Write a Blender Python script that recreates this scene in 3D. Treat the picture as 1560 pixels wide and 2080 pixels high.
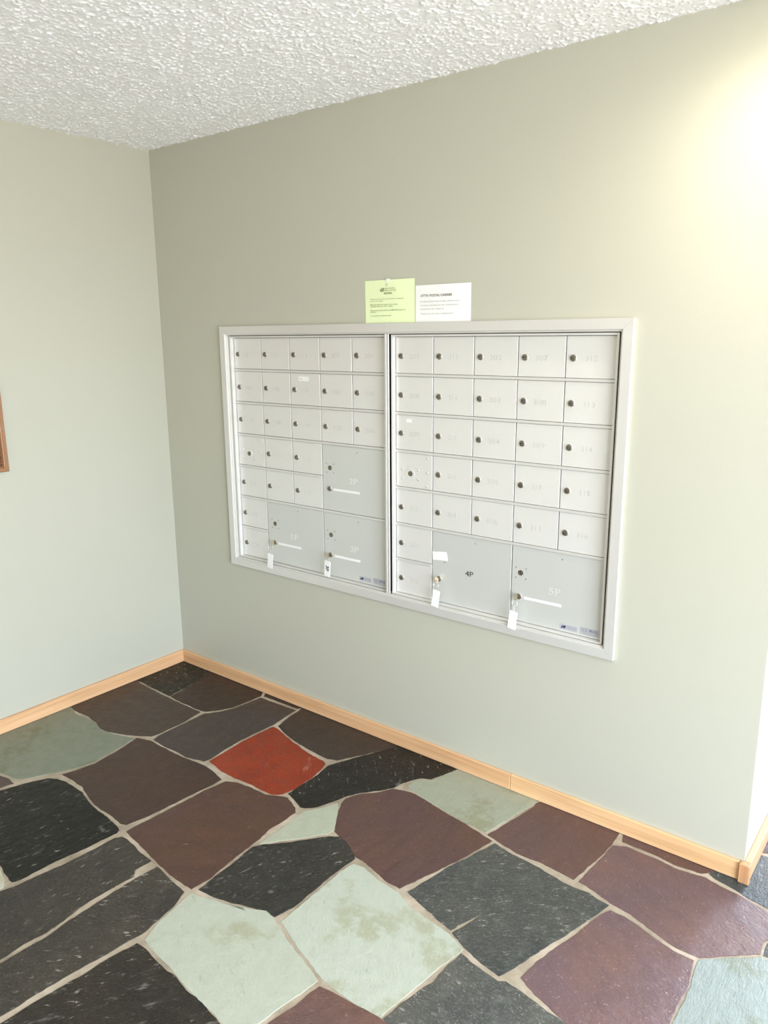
import bpy, bmesh, math, random
import numpy as np
from mathutils import Vector, Matrix

for o in list(bpy.data.objects):
    bpy.data.objects.remove(o)
S = bpy.context.scene
C = S.collection
PI = math.pi

# ------------------------------------------------------------------ camera
cam_d = bpy.data.cameras.new('camera')
cam_d.sensor_fit = 'HORIZONTAL'
cam_d.sensor_width = 36.0
cam_d.lens = 1561.836 / 1560 * 36.0
cam_d.clip_start = 0.02
cam = bpy.data.objects.new('camera', cam_d)
C.objects.link(cam)
cam.location = (3.10733, -2.26838, 1.62042)
cam.rotation_euler = (1.346732, 0.00748, 0.665358)
S.camera = cam

# ------------------------------------------------------------------ world: overcast daylight over darker ground
W = bpy.data.worlds.new('overcast_day')
S.world = W
W.use_nodes = True
nt = W.node_tree
nt.nodes.clear()
tc = nt.nodes.new('ShaderNodeTexCoord')
sep = nt.nodes.new('ShaderNodeSeparateXYZ')
rmp = nt.nodes.new('ShaderNodeValToRGB')
mp = nt.nodes.new('ShaderNodeMapRange')
bg = nt.nodes.new('ShaderNodeBackground')
wo = nt.nodes.new('ShaderNodeOutputWorld')
mp.inputs['From Min'].default_value = -1
mp.inputs['From Max'].default_value = 1
nt.links.new(tc.outputs['Generated'], sep.inputs[0])
nt.links.new(sep.outputs['Z'], mp.inputs['Value'])
nt.links.new(mp.outputs['Result'], rmp.inputs['Fac'])
rmp.color_ramp.elements[0].position = 0.47
rmp.color_ramp.elements[0].color = (0.62, 0.63, 0.63, 1)      # ground outside
rmp.color_ramp.elements[1].position = 0.53
rmp.color_ramp.elements[1].color = (0.78, 0.91, 1.08, 1)       # overcast sky
nt.links.new(rmp.outputs['Color'], bg.inputs['Color'])
bg.inputs['Strength'].default_value = 9.0
nt.links.new(bg.outputs[0], wo.inputs['Surface'])

# ------------------------------------------------------------------ the room's size, its glazed openings and exposure
H = 2.44            # ceiling height
WX = 2.70           # outside corner where the mailbox wall ends
RX = 5.3            # far right wall
FY = -4.5           # wall behind the camera
HY = 2.6            # end of the passage beyond the corner
WIN_R = (-3.4, -1.0, 0.06, 2.15)     # glazed side of the lobby: y0, y1, z0, z1 in the wall x = RX
WIN_H = (2.80, 4.20, 0.05, 2.15)      # glazed door at the passage end: x0, x1, z0, z1 in the wall y = HY


def portal(name, loc, rot, sx, sy):
    d = bpy.data.lights.new(name, 'AREA')
    d.shape = 'RECTANGLE'
    d.size = sx
    d.size_y = sy
    d.cycles.is_portal = True
    o = bpy.data.objects.new(name, d)
    C.objects.link(o)
    o.location = loc
    o.rotation_euler = rot


portal('window_portal', (RX + 0.02, (WIN_R[0] + WIN_R[1]) / 2, (WIN_R[2] + WIN_R[3]) / 2), (0, PI / 2, 0),
       WIN_R[3] - WIN_R[2], WIN_R[1] - WIN_R[0])
portal('door_portal', ((WIN_H[0] + WIN_H[1]) / 2, HY + 0.02, (WIN_H[2] + WIN_H[3]) / 2), (-PI / 2, 0, 0),
       WIN_H[1] - WIN_H[0], WIN_H[3] - WIN_H[2])

S.view_settings.view_transform = 'Standard'
S.view_settings.look = 'None'
S.view_settings.gamma = 1.0
S.view_settings.exposure = 1.40
S.view_settings.use_curve_mapping = False
S.cycles.use_denoising = True
S.cycles.max_bounces = 8
S.cycles.diffuse_bounces = 5
S.cycles.glossy_bounces = 3
S.cycles.adaptive_threshold = 0.035
S.cycles.sample_clamp_indirect = 8.0


# ------------------------------------------------------------------ helpers
def lin(c):
    out = []
    for v in c:
        v = v / 255.0
        out.append(v / 12.92 if v <= 0.04045 else ((v + 0.055) / 1.055) ** 2.4)
    return tuple(out)


class Nodes:
    def __init__(self, name, rough=0.5, metal=0.0, color=(0.8, 0.8, 0.8)):
        self.m = bpy.data.materials.new(name)
        self.m.use_nodes = True
        self.t = self.m.node_tree
        self.p = self.t.nodes['Principled BSDF']
        self.p.inputs['Roughness'].default_value = rough
        self.p.inputs['Metallic'].default_value = metal
        self.p.inputs['Base Color'].default_value = (*color, 1)

    def n(self, kind, **kw):
        nd = self.t.nodes.new(kind)
        for k, v in kw.items():
            if hasattr(nd, k):
                setattr(nd, k, v)
            else:
                nd.inputs[k.replace('_', ' ')].default_value = v
        return nd

    def l(self, a, b):
        self.t.links.new(a, b)

    def pos(self, scale=(1, 1, 1), rot=(0, 0, 0)):
        g = self.n('ShaderNodeNewGeometry')
        m = self.n('ShaderNodeMapping')
        m.inputs['Scale'].default_value = scale
        m.inputs['Rotation'].default_value = rot
        self.l(g.outputs['Position'], m.inputs['Vector'])
        return m.outputs['Vector']

    def noise(self, vec, scale, detail=4, rough=0.55):
        nd = self.n('ShaderNodeTexNoise')
        nd.inputs['Scale'].default_value = scale
        nd.inputs['Detail'].default_value = detail
        nd.inputs['Roughness'].default_value = rough
        self.l(vec, nd.inputs['Vector'])
        return nd.outputs['Fac']

    def ramp(self, fac, stops):
        r = self.n('ShaderNodeValToRGB')
        e = r.color_ramp.elements
        while len(e) < len(stops):
            e.new(0.5)
        for i, (p, c) in enumerate(stops):
            e[i].position = p
            e[i].color = (*c, 1) if len(c) == 3 else c
        self.l(fac, r.inputs['Fac'])
        return r.outputs['Color']

    def mix(self, fac, a, b, mode='MIX'):
        x = self.n('ShaderNodeMix')
        x.data_type = 'RGBA'
        x.blend_type = mode
        for sock, v in ((x.inputs[0], fac), (x.inputs[6], a), (x.inputs[7], b)):
            if hasattr(v, 'links') or hasattr(v, 'node'):
                self.l(v, sock)
            elif isinstance(v, (int, float)):
                sock.default_value = v
            else:
                sock.default_value = (*v, 1) if len(v) == 3 else v
        return x.outputs[2]

    def bump(self, h, strength, dist=0.002, normal=None):
        b = self.n('ShaderNodeBump')
        b.inputs['Strength'].default_value = strength
        b.inputs['Distance'].default_value = dist
        self.l(h, b.inputs['Height'])
        if normal is not None:
            self.l(normal, b.inputs['Normal'])
        return b.outputs['Normal']

    def out(self, col=None, normal=None, rough=None):
        if col is not None:
            self.l(col, self.p.inputs['Base Color'])
        if normal is not None:
            self.l(normal, self.p.inputs['Normal'])
        if rough is not None:
            self.l(rough, self.p.inputs['Roughness'])
        return self.m


def mesh(name, verts, faces, mats=None, fmat=None, smooth=False):
    me = bpy.data.meshes.new(name)
    me.from_pydata([tuple(v) for v in verts], [], [tuple(f) for f in faces])
    for m in (mats or []):
        me.materials.append(m)
    if fmat:
        for p, i in zip(me.polygons, fmat):
            p.material_index = i
    if smooth:
        for p in me.polygons:
            p.use_smooth = True
    me.update()
    return me


class MB:
    """collects faces of one mesh"""
    def __init__(self):
        self.v = []
        self.f = []
        self.mi = []
        self.cur = 0

    def add(self, verts, faces):
        b = len(self.v)
        self.v += [tuple(v) for v in verts]
        self.f += [tuple(i + b for i in f) for f in faces]
        self.mi += [self.cur] * len(faces)
        return self

    def box(self, a, b):
        (x0, y0, z0), (x1, y1, z1) = a, b
        return self.add([(x0, y0, z0), (x1, y0, z0), (x1, y1, z0), (x0, y1, z0), (x0, y0, z1), (x1, y0, z1), (x1, y1, z1), (x0, y1, z1)],
                        [(0, 3, 2, 1), (4, 5, 6, 7), (0, 1, 5, 4), (1, 2, 6, 5), (2, 3, 7, 6), (3, 0, 4, 7)])

    def bbox(self, a, b, r):
        """box with chamfered edges"""
        bm = bmesh.new()
        bmesh.ops.create_cube(bm, size=1)
        for v in bm.verts:
            v.co = Vector([(a[i] + b[i]) / 2 + v.co[i] * (b[i] - a[i]) for i in range(3)])
        bmesh.ops.bevel(bm, geom=bm.edges[:], offset=r, segments=1, affect='EDGES', profile=0.5)
        bm.verts.index_update()
        self.add([v.co[:] for v in bm.verts], [[v.index for v in f.verts] for f in bm.faces])
        bm.free()
        return self

    def lathe(self, prof, n=20, axis='-y', center=(0, 0, 0)):
        """prof: (radius, distance along the axis)"""
        vs, fs = [], []
        for r, h in prof:
            for k in range(n):
                a = 2 * PI * k / n
                if axis == '-y':
                    vs.append((center[0] + r * math.cos(a), center[1] - h, center[2] + r * math.sin(a)))
                elif axis == 'z':
                    vs.append((center[0] + r * math.cos(a), center[1] + r * math.sin(a), center[2] + h))
        for i in range(len(prof) - 1):
            for k in range(n):
                fs.append((i * n + k, i * n + (k + 1) % n, (i + 1) * n + (k + 1) % n, (i + 1) * n + k))
        fs.append(tuple((len(prof) - 1) * n + k for k in range(n)))
        return self.add(vs, fs)

    def torus(self, R, r, M=None, n=20, m=8):
        vs, fs = [], []
        for i in range(n):
            a = 2 * PI * i / n
            for j in range(m):
                b = 2 * PI * j / m
                p = Vector(((R + r * math.cos(b)) * math.cos(a), (R + r * math.cos(b)) * math.sin(a), r * math.sin(b)))
                vs.append((M @ p if M is not None else p)[:])
        for i in range(n):
            for j in range(m):
                fs.append((i * m + j, ((i + 1) % n) * m + j, ((i + 1) % n) * m + (j + 1) % m, i * m + (j + 1) % m))
        return self.add(vs, fs)

    def tube(self, pts, r, n=8):
        vs, fs = [], []
        for i, p in enumerate(pts):
            p = Vector(p)
            d = (Vector(pts[min(i + 1, len(pts) - 1)]) - Vector(pts[max(i - 1, 0)])).normalized()
            u = d.orthogonal().normalized()
            w = d.cross(u)
            for k in range(n):
                a = 2 * PI * k / n
                vs.append((p + r * (math.cos(a) * u + math.sin(a) * w))[:])
        for i in range(len(pts) - 1):
            for k in range(n):
                fs.append((i * n + k, i * n + (k + 1) % n, (i + 1) * n + (k + 1) % n, (i + 1) * n + k))
        fs.append(tuple(range(n)))
        fs.append(tuple((len(pts) - 1) * n + k for k in range(n)))
        return self.add(vs, fs)

    def done(self, name, *mats, smooth=False):
        me = mesh(name, self.v, self.f, mats, self.mi, smooth)
        bm = bmesh.new()
        bm.from_mesh(me)
        bmesh.ops.recalc_face_normals(bm, faces=bm.faces[:])
        bm.to_mesh(me)
        bm.free()
        if smooth:
            me.set_sharp_from_angle(angle=math.radians(40))
        return me


WLOC = {}


def link(name, data, at=(0, 0, 0), parent=None, rot=None):
    """one object; AT is a world position (things and parts here are never scaled, and things with parts never rotated)"""
    o = bpy.data.objects.new(name, data)
    C.objects.link(o)
    at = Vector(at)
    WLOC[o.name] = at
    if parent is not None:
        o.parent = parent
        o.location = at - WLOC[parent.name]
    else:
        o.location = at
    if rot is not None:
        o.rotation_euler = rot
    return o


def tag(o, label=None, cat=None, group=None, kind=None):
    if label:
        o['label'] = label
    if cat:
        o['category'] = cat
    if group:
        o['group'] = group
    if kind:
        o['kind'] = kind
    return o


def thing(name, at, label, cat, group=None):
    o = link(name, None, at)
    o.empty_display_size = 0.05
    return tag(o, label, cat, group)


def struct(name, me, at=(0, 0, 0)):
    return tag(link(name, me, at), kind='structure')


TEXT_CACHE = {}


def text_mesh(body, mat, width=None, height=0.0175, depth=0.0004, bold=0.0, align='CENTER'):
    """raised or printed lettering that stands upright and faces -y; HEIGHT is the cap height"""
    key = (body, mat.name, width, height, depth, bold, align)
    if key in TEXT_CACHE:
        return TEXT_CACHE[key]
    cu = bpy.data.curves.new('lettering', 'FONT')
    cu.body = body
    cu.size = 1.0
    cu.offset = bold
    cu.resolution_u = 3
    ob = bpy.data.objects.new('lettering', cu)
    C.objects.link(ob)
    dg = bpy.context.evaluated_depsgraph_get()
    me = bpy.data.meshes.new_from_object(ob.evaluated_get(dg))
    bpy.data.objects.remove(ob)
    bpy.data.curves.remove(cu)
    n = len(me.vertices)
    co = np.empty(n * 3)
    me.vertices.foreach_get('co', co)
    co = co.reshape(-1, 3)
    caps = 0.69
    s = height / caps
    x0, x1 = co[:, 0].min(), co[:, 0].max()
    sx = s if width is None else width / (x1 - x0)
    xs = (co[:, 0] - x0) * sx
    if align == 'CENTER':
        xs -= (x1 - x0) * sx / 2
    zs = co[:, 1] * s - (height / 2 if align == 'CENTER' else 0)
    new = np.stack([xs, np.full(n, -depth), zs], 1)
    me.vertices.foreach_set('co', new.ravel())
    me.materials.clear()
    me.materials.append(mat)
    if depth > 0.0003:                      # give the letters their thickness
        bm = bmesh.new()
        bm.from_mesh(me)
        r = bmesh.ops.extrude_face_region(bm, geom=bm.faces[:])
        for v in r['geom']:
            if isinstance(v, bmesh.types.BMVert):
                v.co.y = 0.0
        bmesh.ops.recalc_face_normals(bm, faces=bm.faces[:])
        bm.to_mesh(me)
        bm.free()
    me.update()
    TEXT_CACHE[key] = me
    return me

# ------------------------------------------------------------------ materials
def m_paint():
    k = Nodes('sage_wall_paint', 0.42, 0.0, PAINT)
    return k.out(None, k.bump(k.noise(k.pos(), 240, 1), 0.12, 0.0015))


PAINT = (0.50, 0.492, 0.405)
M_PAINT = m_paint()


def m_ceiling():
    k = Nodes('popcorn_ceiling', 0.85)
    p = k.pos()
    col = k.ramp(k.noise(p, 400, 0), [(0.3, (0.89, 0.89, 0.90)), (0.6, (0.95, 0.95, 0.96))])
    b = k.bump(k.noise(p, 420, 1, 0.7), 0.5, 0.002)
    return k.out(col, b)


M_CEIL = m_ceiling()


def m_stone(kind, color=None):
    k = Nodes('slate_' + kind, 0.42)
    oi = k.n('ShaderNodeObjectInfo')
    if color is None:
        base = oi.outputs['Color']
    else:
        rgb = k.n('ShaderNodeRGB')
        rgb.outputs[0].default_value = (*color, 1)
        base = rgb.outputs[0]
    p = k.pos()

    def cleft(sy):                     # coordinates stretched along the cleft, at another angle in each stone
        ang = k.n('ShaderNodeMath', operation='MULTIPLY')
        k.l(oi.outputs['Random'], ang.inputs[0])
        ang.inputs[1].default_value = 2.6
        cx = k.n('ShaderNodeCombineXYZ')
        k.l(ang.outputs[0], cx.inputs['Z'])
        rot = k.n('ShaderNodeVectorRotate', rotation_type='EULER_XYZ')
        k.l(p, rot.inputs['Vector'])
        k.l(cx.outputs[0], rot.inputs['Rotation'])
        mpn = k.n('ShaderNodeMapping')
        mpn.inputs['Scale'].default_value = (1.0, sy, 1.0)
        k.l(rot.outputs[0], mpn.inputs['Vector'])
        return mpn.outputs['Vector']

    def band(f, lo, hi, top=1.0):
        return k.ramp(f, [(lo, (0, 0, 0)), (hi, (top, top, top))])

    along = cleft(2.6)
    long_ = cleft(3.6)
    big = k.noise(p, 4.5, 6, 0.6)
    mid = k.noise(p, 22, 6, 0.65)
    fine = k.noise(p, 150, 3, 0.7)
    grain = k.noise(along, 70, 4, 0.72)
    fleck = k.noise(along, 26, 6, 0.70)
    streak = k.noise(long_, 11, 7, 0.62)
    ridge = k.noise(long_, 5, 6, 0.6)

    vor = k.n('ShaderNodeTexVoronoi')
    vor.inputs['Scale'].default_value = 85
    k.l(p, vor.inputs['Vector'])
    sp = k.ramp(vor.outputs['Distance'], [(0.10, (1, 1, 1)), (0.26, (0, 0, 0))])
    dots = k.mix(1.0, sp, band(k.noise(p, 40, 3, 0.6), 0.50, 0.60), 'MULTIPLY')   # scattered pale grit
    smear = k.noise(along, 8, 7, 0.68)

    def times(c3):
        return k.mix(1.0, base, c3, 'MULTIPLY')
    if kind == 'black':
        c = k.mix(band(big, 0.38, 0.66), base, times((1.45, 1.38, 1.25)))
        c = k.mix(band(mid, 0.48, 0.66, 0.7), c, times((1.9, 1.85, 1.75)))
        c = k.mix(band(fine, 0.52, 0.70, 0.55), c, times((3.2, 3.15, 3.0)))
        c = k.mix(band(grain, 0.58, 0.67, 0.6), c, times((5.0, 4.9, 4.7)))
        fl = k.mix(1.0, band(fleck, 0.595, 0.64, 0.85), band(big, 0.40, 0.58), 'MULTIPLY')
        c = k.mix(fl, c, (0.36, 0.335, 0.30))
        c = k.mix(band(streak, 0.685, 0.72, 0.7), c, (0.40, 0.36, 0.32))
        c = k.mix(band(smear, 0.615, 0.68, 0.5), c, (0.27, 0.25, 0.23))
        c = k.mix(k.mix(1.0, dots, (0.5, 0.5, 0.5), 'MULTIPLY'), c, times((6.0, 5.9, 5.6)))
        strength, spec = 0.75, 0.22
    elif kind == 'plum':
        c = k.mix(band(big, 0.36, 0.68), base, times((1.18, 1.06, 0.84)))
        c = k.mix(band(ridge, 0.45, 0.70, 0.6), c, times((0.76, 0.78, 0.80)))
        c = k.mix(band(mid, 0.52, 0.70, 0.5), c, times((1.35, 1.30, 1.28)))
        c = k.mix(band(fine, 0.56, 0.72, 0.5), c, times((1.9, 1.95, 1.95)))
        c = k.mix(band(grain, 0.60, 0.68, 0.5), c, times((2.5, 2.7, 2.8)))
        c = k.mix(band(fleck, 0.655, 0.69, 0.5), c, (0.40, 0.345, 0.33))
        c = k.mix(k.mix(1.0, dots, (0.55, 0.55, 0.55), 'MULTIPLY'), c, times((3.0, 3.3, 3.4)))
        strength, spec = 0.60, 0.34
    elif kind == 'sage':
        c = k.mix(band(mid, 0.46, 0.64, 0.5), base, times((0.90, 0.91, 0.90)))
        bl = k.mix(1.0, band(big, 0.53, 0.60), band(mid, 0.38, 0.52), 'MULTIPLY')
        c = k.mix(bl, c, times((0.82, 0.79, 0.68)))
        c = k.mix(band(streak, 0.63, 0.68, 0.5), c, times((0.60, 0.61, 0.58)))
        c = k.mix(band(fleck, 0.665, 0.70, 0.75), c, times((0.42, 0.43, 0.42)))
        c = k.mix(band(fine, 0.60, 0.74, 0.35), c, times((1.2, 1.2, 1.18)))
        strength, spec = 0.50, 0.35
    else:
        c = k.mix(band(big, 0.36, 0.66), base, times((0.74, 0.70, 0.70)))
        c = k.mix(band(mid, 0.50, 0.68, 0.6), c, times((1.25, 1.15, 1.05)))
        c = k.mix(band(ridge, 0.62, 0.66, 0.35), c, (0.52, 0.26, 0.18))
        strength, spec = 0.85, 0.34
    n1 = k.bump(ridge, strength * 0.7, 0.010)
    n1 = k.bump(mid, strength, 0.006, n1)
    n1 = k.bump(grain, strength, 0.003, n1)
    k.p.inputs['Specular IOR Level'].default_value = spec
    rr = k.ramp(mid, [(0.3, (0.30, 0.30, 0.30)), (0.7, (0.50, 0.50, 0.50))])
    return k.out(c, n1, rr)


def m_grout():
    k = Nodes('sandy_grout', 0.9)
    p = k.pos()
    c = k.ramp(k.noise(p, 6, 7, 0.68), [(0.28, (0.20, 0.165, 0.115)), (0.5, (0.40, 0.335, 0.255)), (0.72, (0.60, 0.51, 0.42))])
    return k.out(c, k.bump(k.noise(p, 240, 4), 0.6, 0.002))


M_GROUT = m_grout()


def m_oak(axis, tint=(1, 1, 1)):
    """light oak; AXIS is the direction the grain runs"""
    k = Nodes('light_oak_' + axis, 0.38)
    sc = {'x': (1.5, 40, 40), 'y': (40, 1.5, 40), 'z': (40, 40, 1.5)}[axis]
    p = k.pos(sc)
    c = k.ramp(k.noise(p, 1.0, 5, 0.6), [(0.25, tuple(a * b for a, b in zip((0.52, 0.275, 0.13), tint))), (0.5, tuple(a * b for a, b in zip((0.70, 0.41, 0.215), tint))),
                                         (0.75, tuple(a * b for a, b in zip((0.80, 0.52, 0.30), tint)))])
    return k.out(c, k.bump(k.noise(p, 2.2, 4), 0.12, 0.001))


M_OAK_X = m_oak('x')
M_OAK_X2 = m_oak('x', (1.10, 1.16, 1.14))
M_OAK_Y = m_oak('y')
M_OAK_Z = m_oak('z', (0.8, 0.72, 0.68))


def m_metal(name, color, rough, metal, bump=0.03):
    k = Nodes(name, rough, metal, color)
    p = k.pos((3, 3, 60))
    return k.out(None, k.bump(k.noise(p, 8, 3), bump, 0.0004))


M_ALU = m_metal('satin_aluminium', (0.76, 0.745, 0.715), 0.40, 0.30)
M_TRIM = m_metal('brushed_aluminium_trim', (0.725, 0.71, 0.68), 0.36, 0.40)
M_EMBOSS = m_metal('stamp_shading', (0.66, 0.65, 0.625), 0.34, 0.40)  # door metal darkened: shading of the stamped relief put into the colour
M_PARCEL = m_metal('dull_parcel_door_metal', (0.655, 0.66, 0.63), 0.42, 0.35)
M_STAMP_LIT = m_metal('stamp_highlight', (0.80, 0.79, 0.755), 0.32, 0.40)  # parcel metal lightened: light on the stamped relief put into the colour
M_DARK = Nodes('gap_shade_dark', 0.8, 0.0, (0.03, 0.028, 0.025)).m  # near-black colour stands in for shade in the gaps
M_LOCK = m_metal('nickel_lock', (0.24, 0.215, 0.18), 0.30, 0.85, 0.0)
M_NICKEL = m_metal('bright_nickel', (0.80, 0.78, 0.74), 0.22, 0.8, 0.0)
M_BRASS = m_metal('aged_brass', (0.40, 0.31, 0.19), 0.32, 0.9, 0.0)
M_KEY = m_metal('pale_brass_key', (0.72, 0.60, 0.42), 0.25, 0.95, 0.0)
M_BLACK = Nodes('black_hole', 0.8, 0.0, (0.012, 0.011, 0.010)).m
M_INK = Nodes('black_ink', 0.6, 0.0, (0.03, 0.028, 0.028)).m
M_GREYINK = Nodes('grey_ink', 0.7, 0.0, (0.44, 0.42, 0.42)).m
M_BROWNINK = Nodes('dark_brown_ink', 0.7, 0.0, (0.16, 0.11, 0.10)).m
M_GREENINK = Nodes('green_shaded_ink', 0.7, 0.0, (0.16, 0.18, 0.07)).m
M_BLUEINK = Nodes('navy_ink', 0.5, 0.0, (0.016, 0.016, 0.10)).m
M_GREYBLUE = Nodes('faded_blue_ink', 0.5, 0.0, (0.20, 0.20, 0.30)).m
M_WHITE = Nodes('white_card', 0.6, 0.0, (0.86, 0.86, 0.84)).m
M_TAG = Nodes('white_plastic_tag', 0.45, 0.0, (0.88, 0.88, 0.86)).m
M_DECAL = Nodes('silver_decal', 0.45, 0.2, (0.50, 0.50, 0.52)).m
M_TAPE = Nodes('clear_tape', 0.25, 0.0, (0.86, 0.90, 0.80)).m


def m_paper(name, c):
    k = Nodes(name, 0.75, 0.0, c)
    return k.out(None, k.bump(k.noise(k.pos(), 30, 3), 0.06, 0.002))


M_GREENPAPER = m_paper('lime_paper', (0.82, 0.91, 0.56))
M_WHITEPAPER = m_paper('white_paper', (0.90, 0.90, 0.88))

# ------------------------------------------------------------------ the setting: walls, ceiling, floor
T = 0.12
HOLE = (0.4675, 2.2195, 0.638, 1.632)      # opening cut for the mailboxes: x0, x1, z0, z1

b = MB()
b.box((-T, 0, -0.05), (HOLE[0], T, H + 0.05))
b.box((HOLE[1], 0, -0.05), (WX, T, H + 0.05))
b.box((HOLE[0], 0, -0.05), (HOLE[1], T, HOLE[2]))
b.box((HOLE[0], 0, HOLE[3]), (HOLE[1], T, H + 0.05))
b.box((HOLE[0], 0.07, HOLE[2]), (HOLE[1], T, HOLE[3]))
struct('wall_back', b.done('wall_back', M_PAINT))
struct('wall_left', MB().box((-T, FY, -0.05), (0, 0, H + 0.05)).done('wall_left', M_PAINT))
struct('wall_return', MB().box((WX - T, T, -0.05), (WX, HY, H + 0.05)).done('wall_return', M_PAINT))
y0, y1, z0, z1 = WIN_R
b = MB()
b.box((RX, FY, -0.05), (RX + T, y0, H + 0.05))
b.box((RX, y1, -0.05), (RX + T, HY, H + 0.05))
b.box((RX, y0, -0.05), (RX + T, y1, z0))
b.box((RX, y0, z1), (RX + T, y1, H + 0.05))
struct('wall_right', b.done('wall_right', M_PAINT))
struct('wall_front', MB().box((-T, FY - T, -0.05), (RX + T, FY, H + 0.05)).done('wall_front', M_PAINT))
x0, x1, z0, z1 = WIN_H
b = MB()
b.box((WX - T, HY, -0.05), (x0, HY + T, H + 0.05))
b.box((x1, HY, -0.05), (RX + T, HY + T, H + 0.05))
b.box((x0, HY, -0.05), (x1, HY + T, z0))
b.box((x0, HY, z1), (x1, HY + T, H + 0.05))
struct('wall_passage_end', b.done('wall_passage_end', M_PAINT))

# frames of the two glazed openings (both lie outside the photograph)
y0, y1, z0, z1 = WIN_R
b = MB()
for i in range(4):
    y = y0 + (y1 - y0) * i / 3
    b.box((RX + 0.03, max(y - 0.03, y0), z0), (RX + 0.09, min(y + 0.03, y1), z1))
b.box((RX + 0.03, y0, z1 - 0.05), (RX + 0.09, y1, z1))
b.box((RX + 0.03, y0, z0), (RX + 0.09, y1, z0 + 0.05))
struct('window_1', b.done('window_1', M_TRIM))
x0, x1, z0, z1 = WIN_H
b = MB()
for i in range(3):
    x = x0 + (x1 - x0) * i / 2
    b.box((max(x - 0.035, x0), HY + 0.03, z0), (min(x + 0.035, x1), HY + 0.09, z1))
b.box((x0, HY + 0.03, z1 - 0.06), (x1, HY + 0.09, z1))
struct('door_1', b.done('door_1', M_TRIM))

ceil = struct('ceiling', MB().box((-T, FY - T, H), (RX + T, HY + T, H + 0.1)).done('ceiling', M_CEIL))


def popcorn():
    """the sprayed granules on the ceiling as real relief"""
    st = 0.0028
    LXP, LYP = 2.8, 1.5
    nx, ny = int(LXP / st), int(LYP / st)
    rng = np.random.default_rng(7)

    def field(sig):
        a = rng.standard_normal((ny, nx))
        fx = np.fft.fftfreq(nx)[None, :]
        fy = np.fft.fftfreq(ny)[:, None]
        g = np.exp(-2 * (PI * sig) ** 2 * (fx ** 2 + fy ** 2))
        a = np.real(np.fft.ifft2(np.fft.fft2(a) * g))
        return a / a.std()
    f1, f2, f3 = field(0.95), field(2.0), field(9.0)
    h = 0.0022 * np.clip(f1 - 0.25, 0, 2.4) ** 0.8 + 0.0008 * np.clip(f2, 0, 2.5) + 0.0003 * f3
    xs = np.linspace(0.0, LXP, nx)
    ys = np.linspace(-LYP, 0.0, ny)
    X, Y = np.meshgrid(xs, ys)
    co = np.stack([X, Y, H - 0.0008 - np.clip(h, 0, 0.012)], -1).reshape(-1, 3)
    keep = np.ones((ny - 1, nx - 1), bool)
    idx = np.arange(nx * ny).reshape(ny, nx)
    q = np.stack([idx[:-1, :-1], idx[1:, :-1], idx[1:, 1:], idx[:-1, 1:]], -1)[keep].reshape(-1, 4)
    me = bpy.data.meshes.new('popcorn_texture')
    me.vertices.add(len(co))
    me.vertices.foreach_set('co', co.ravel())
    me.loops.add(q.size)
    me.loops.foreach_set('vertex_index', q.ravel().astype(np.int32))
    me.polygons.add(len(q))
    me.polygons.foreach_set('loop_start', np.arange(0, q.size, 4, dtype=np.int32))
    me.polygons.foreach_set('use_smooth', np.ones(len(q), bool))
    me.materials.append(M_CEIL)
    me.update()
    me.validate()
    return me


tag(link('popcorn_texture', popcorn(), (0, 0, 0), ceil), kind='stuff')

floor = struct('floor', MB().box((-T, FY - T, -0.06), (RX + T, HY + T, -0.0015)).done('floor', M_GROUT))

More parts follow.
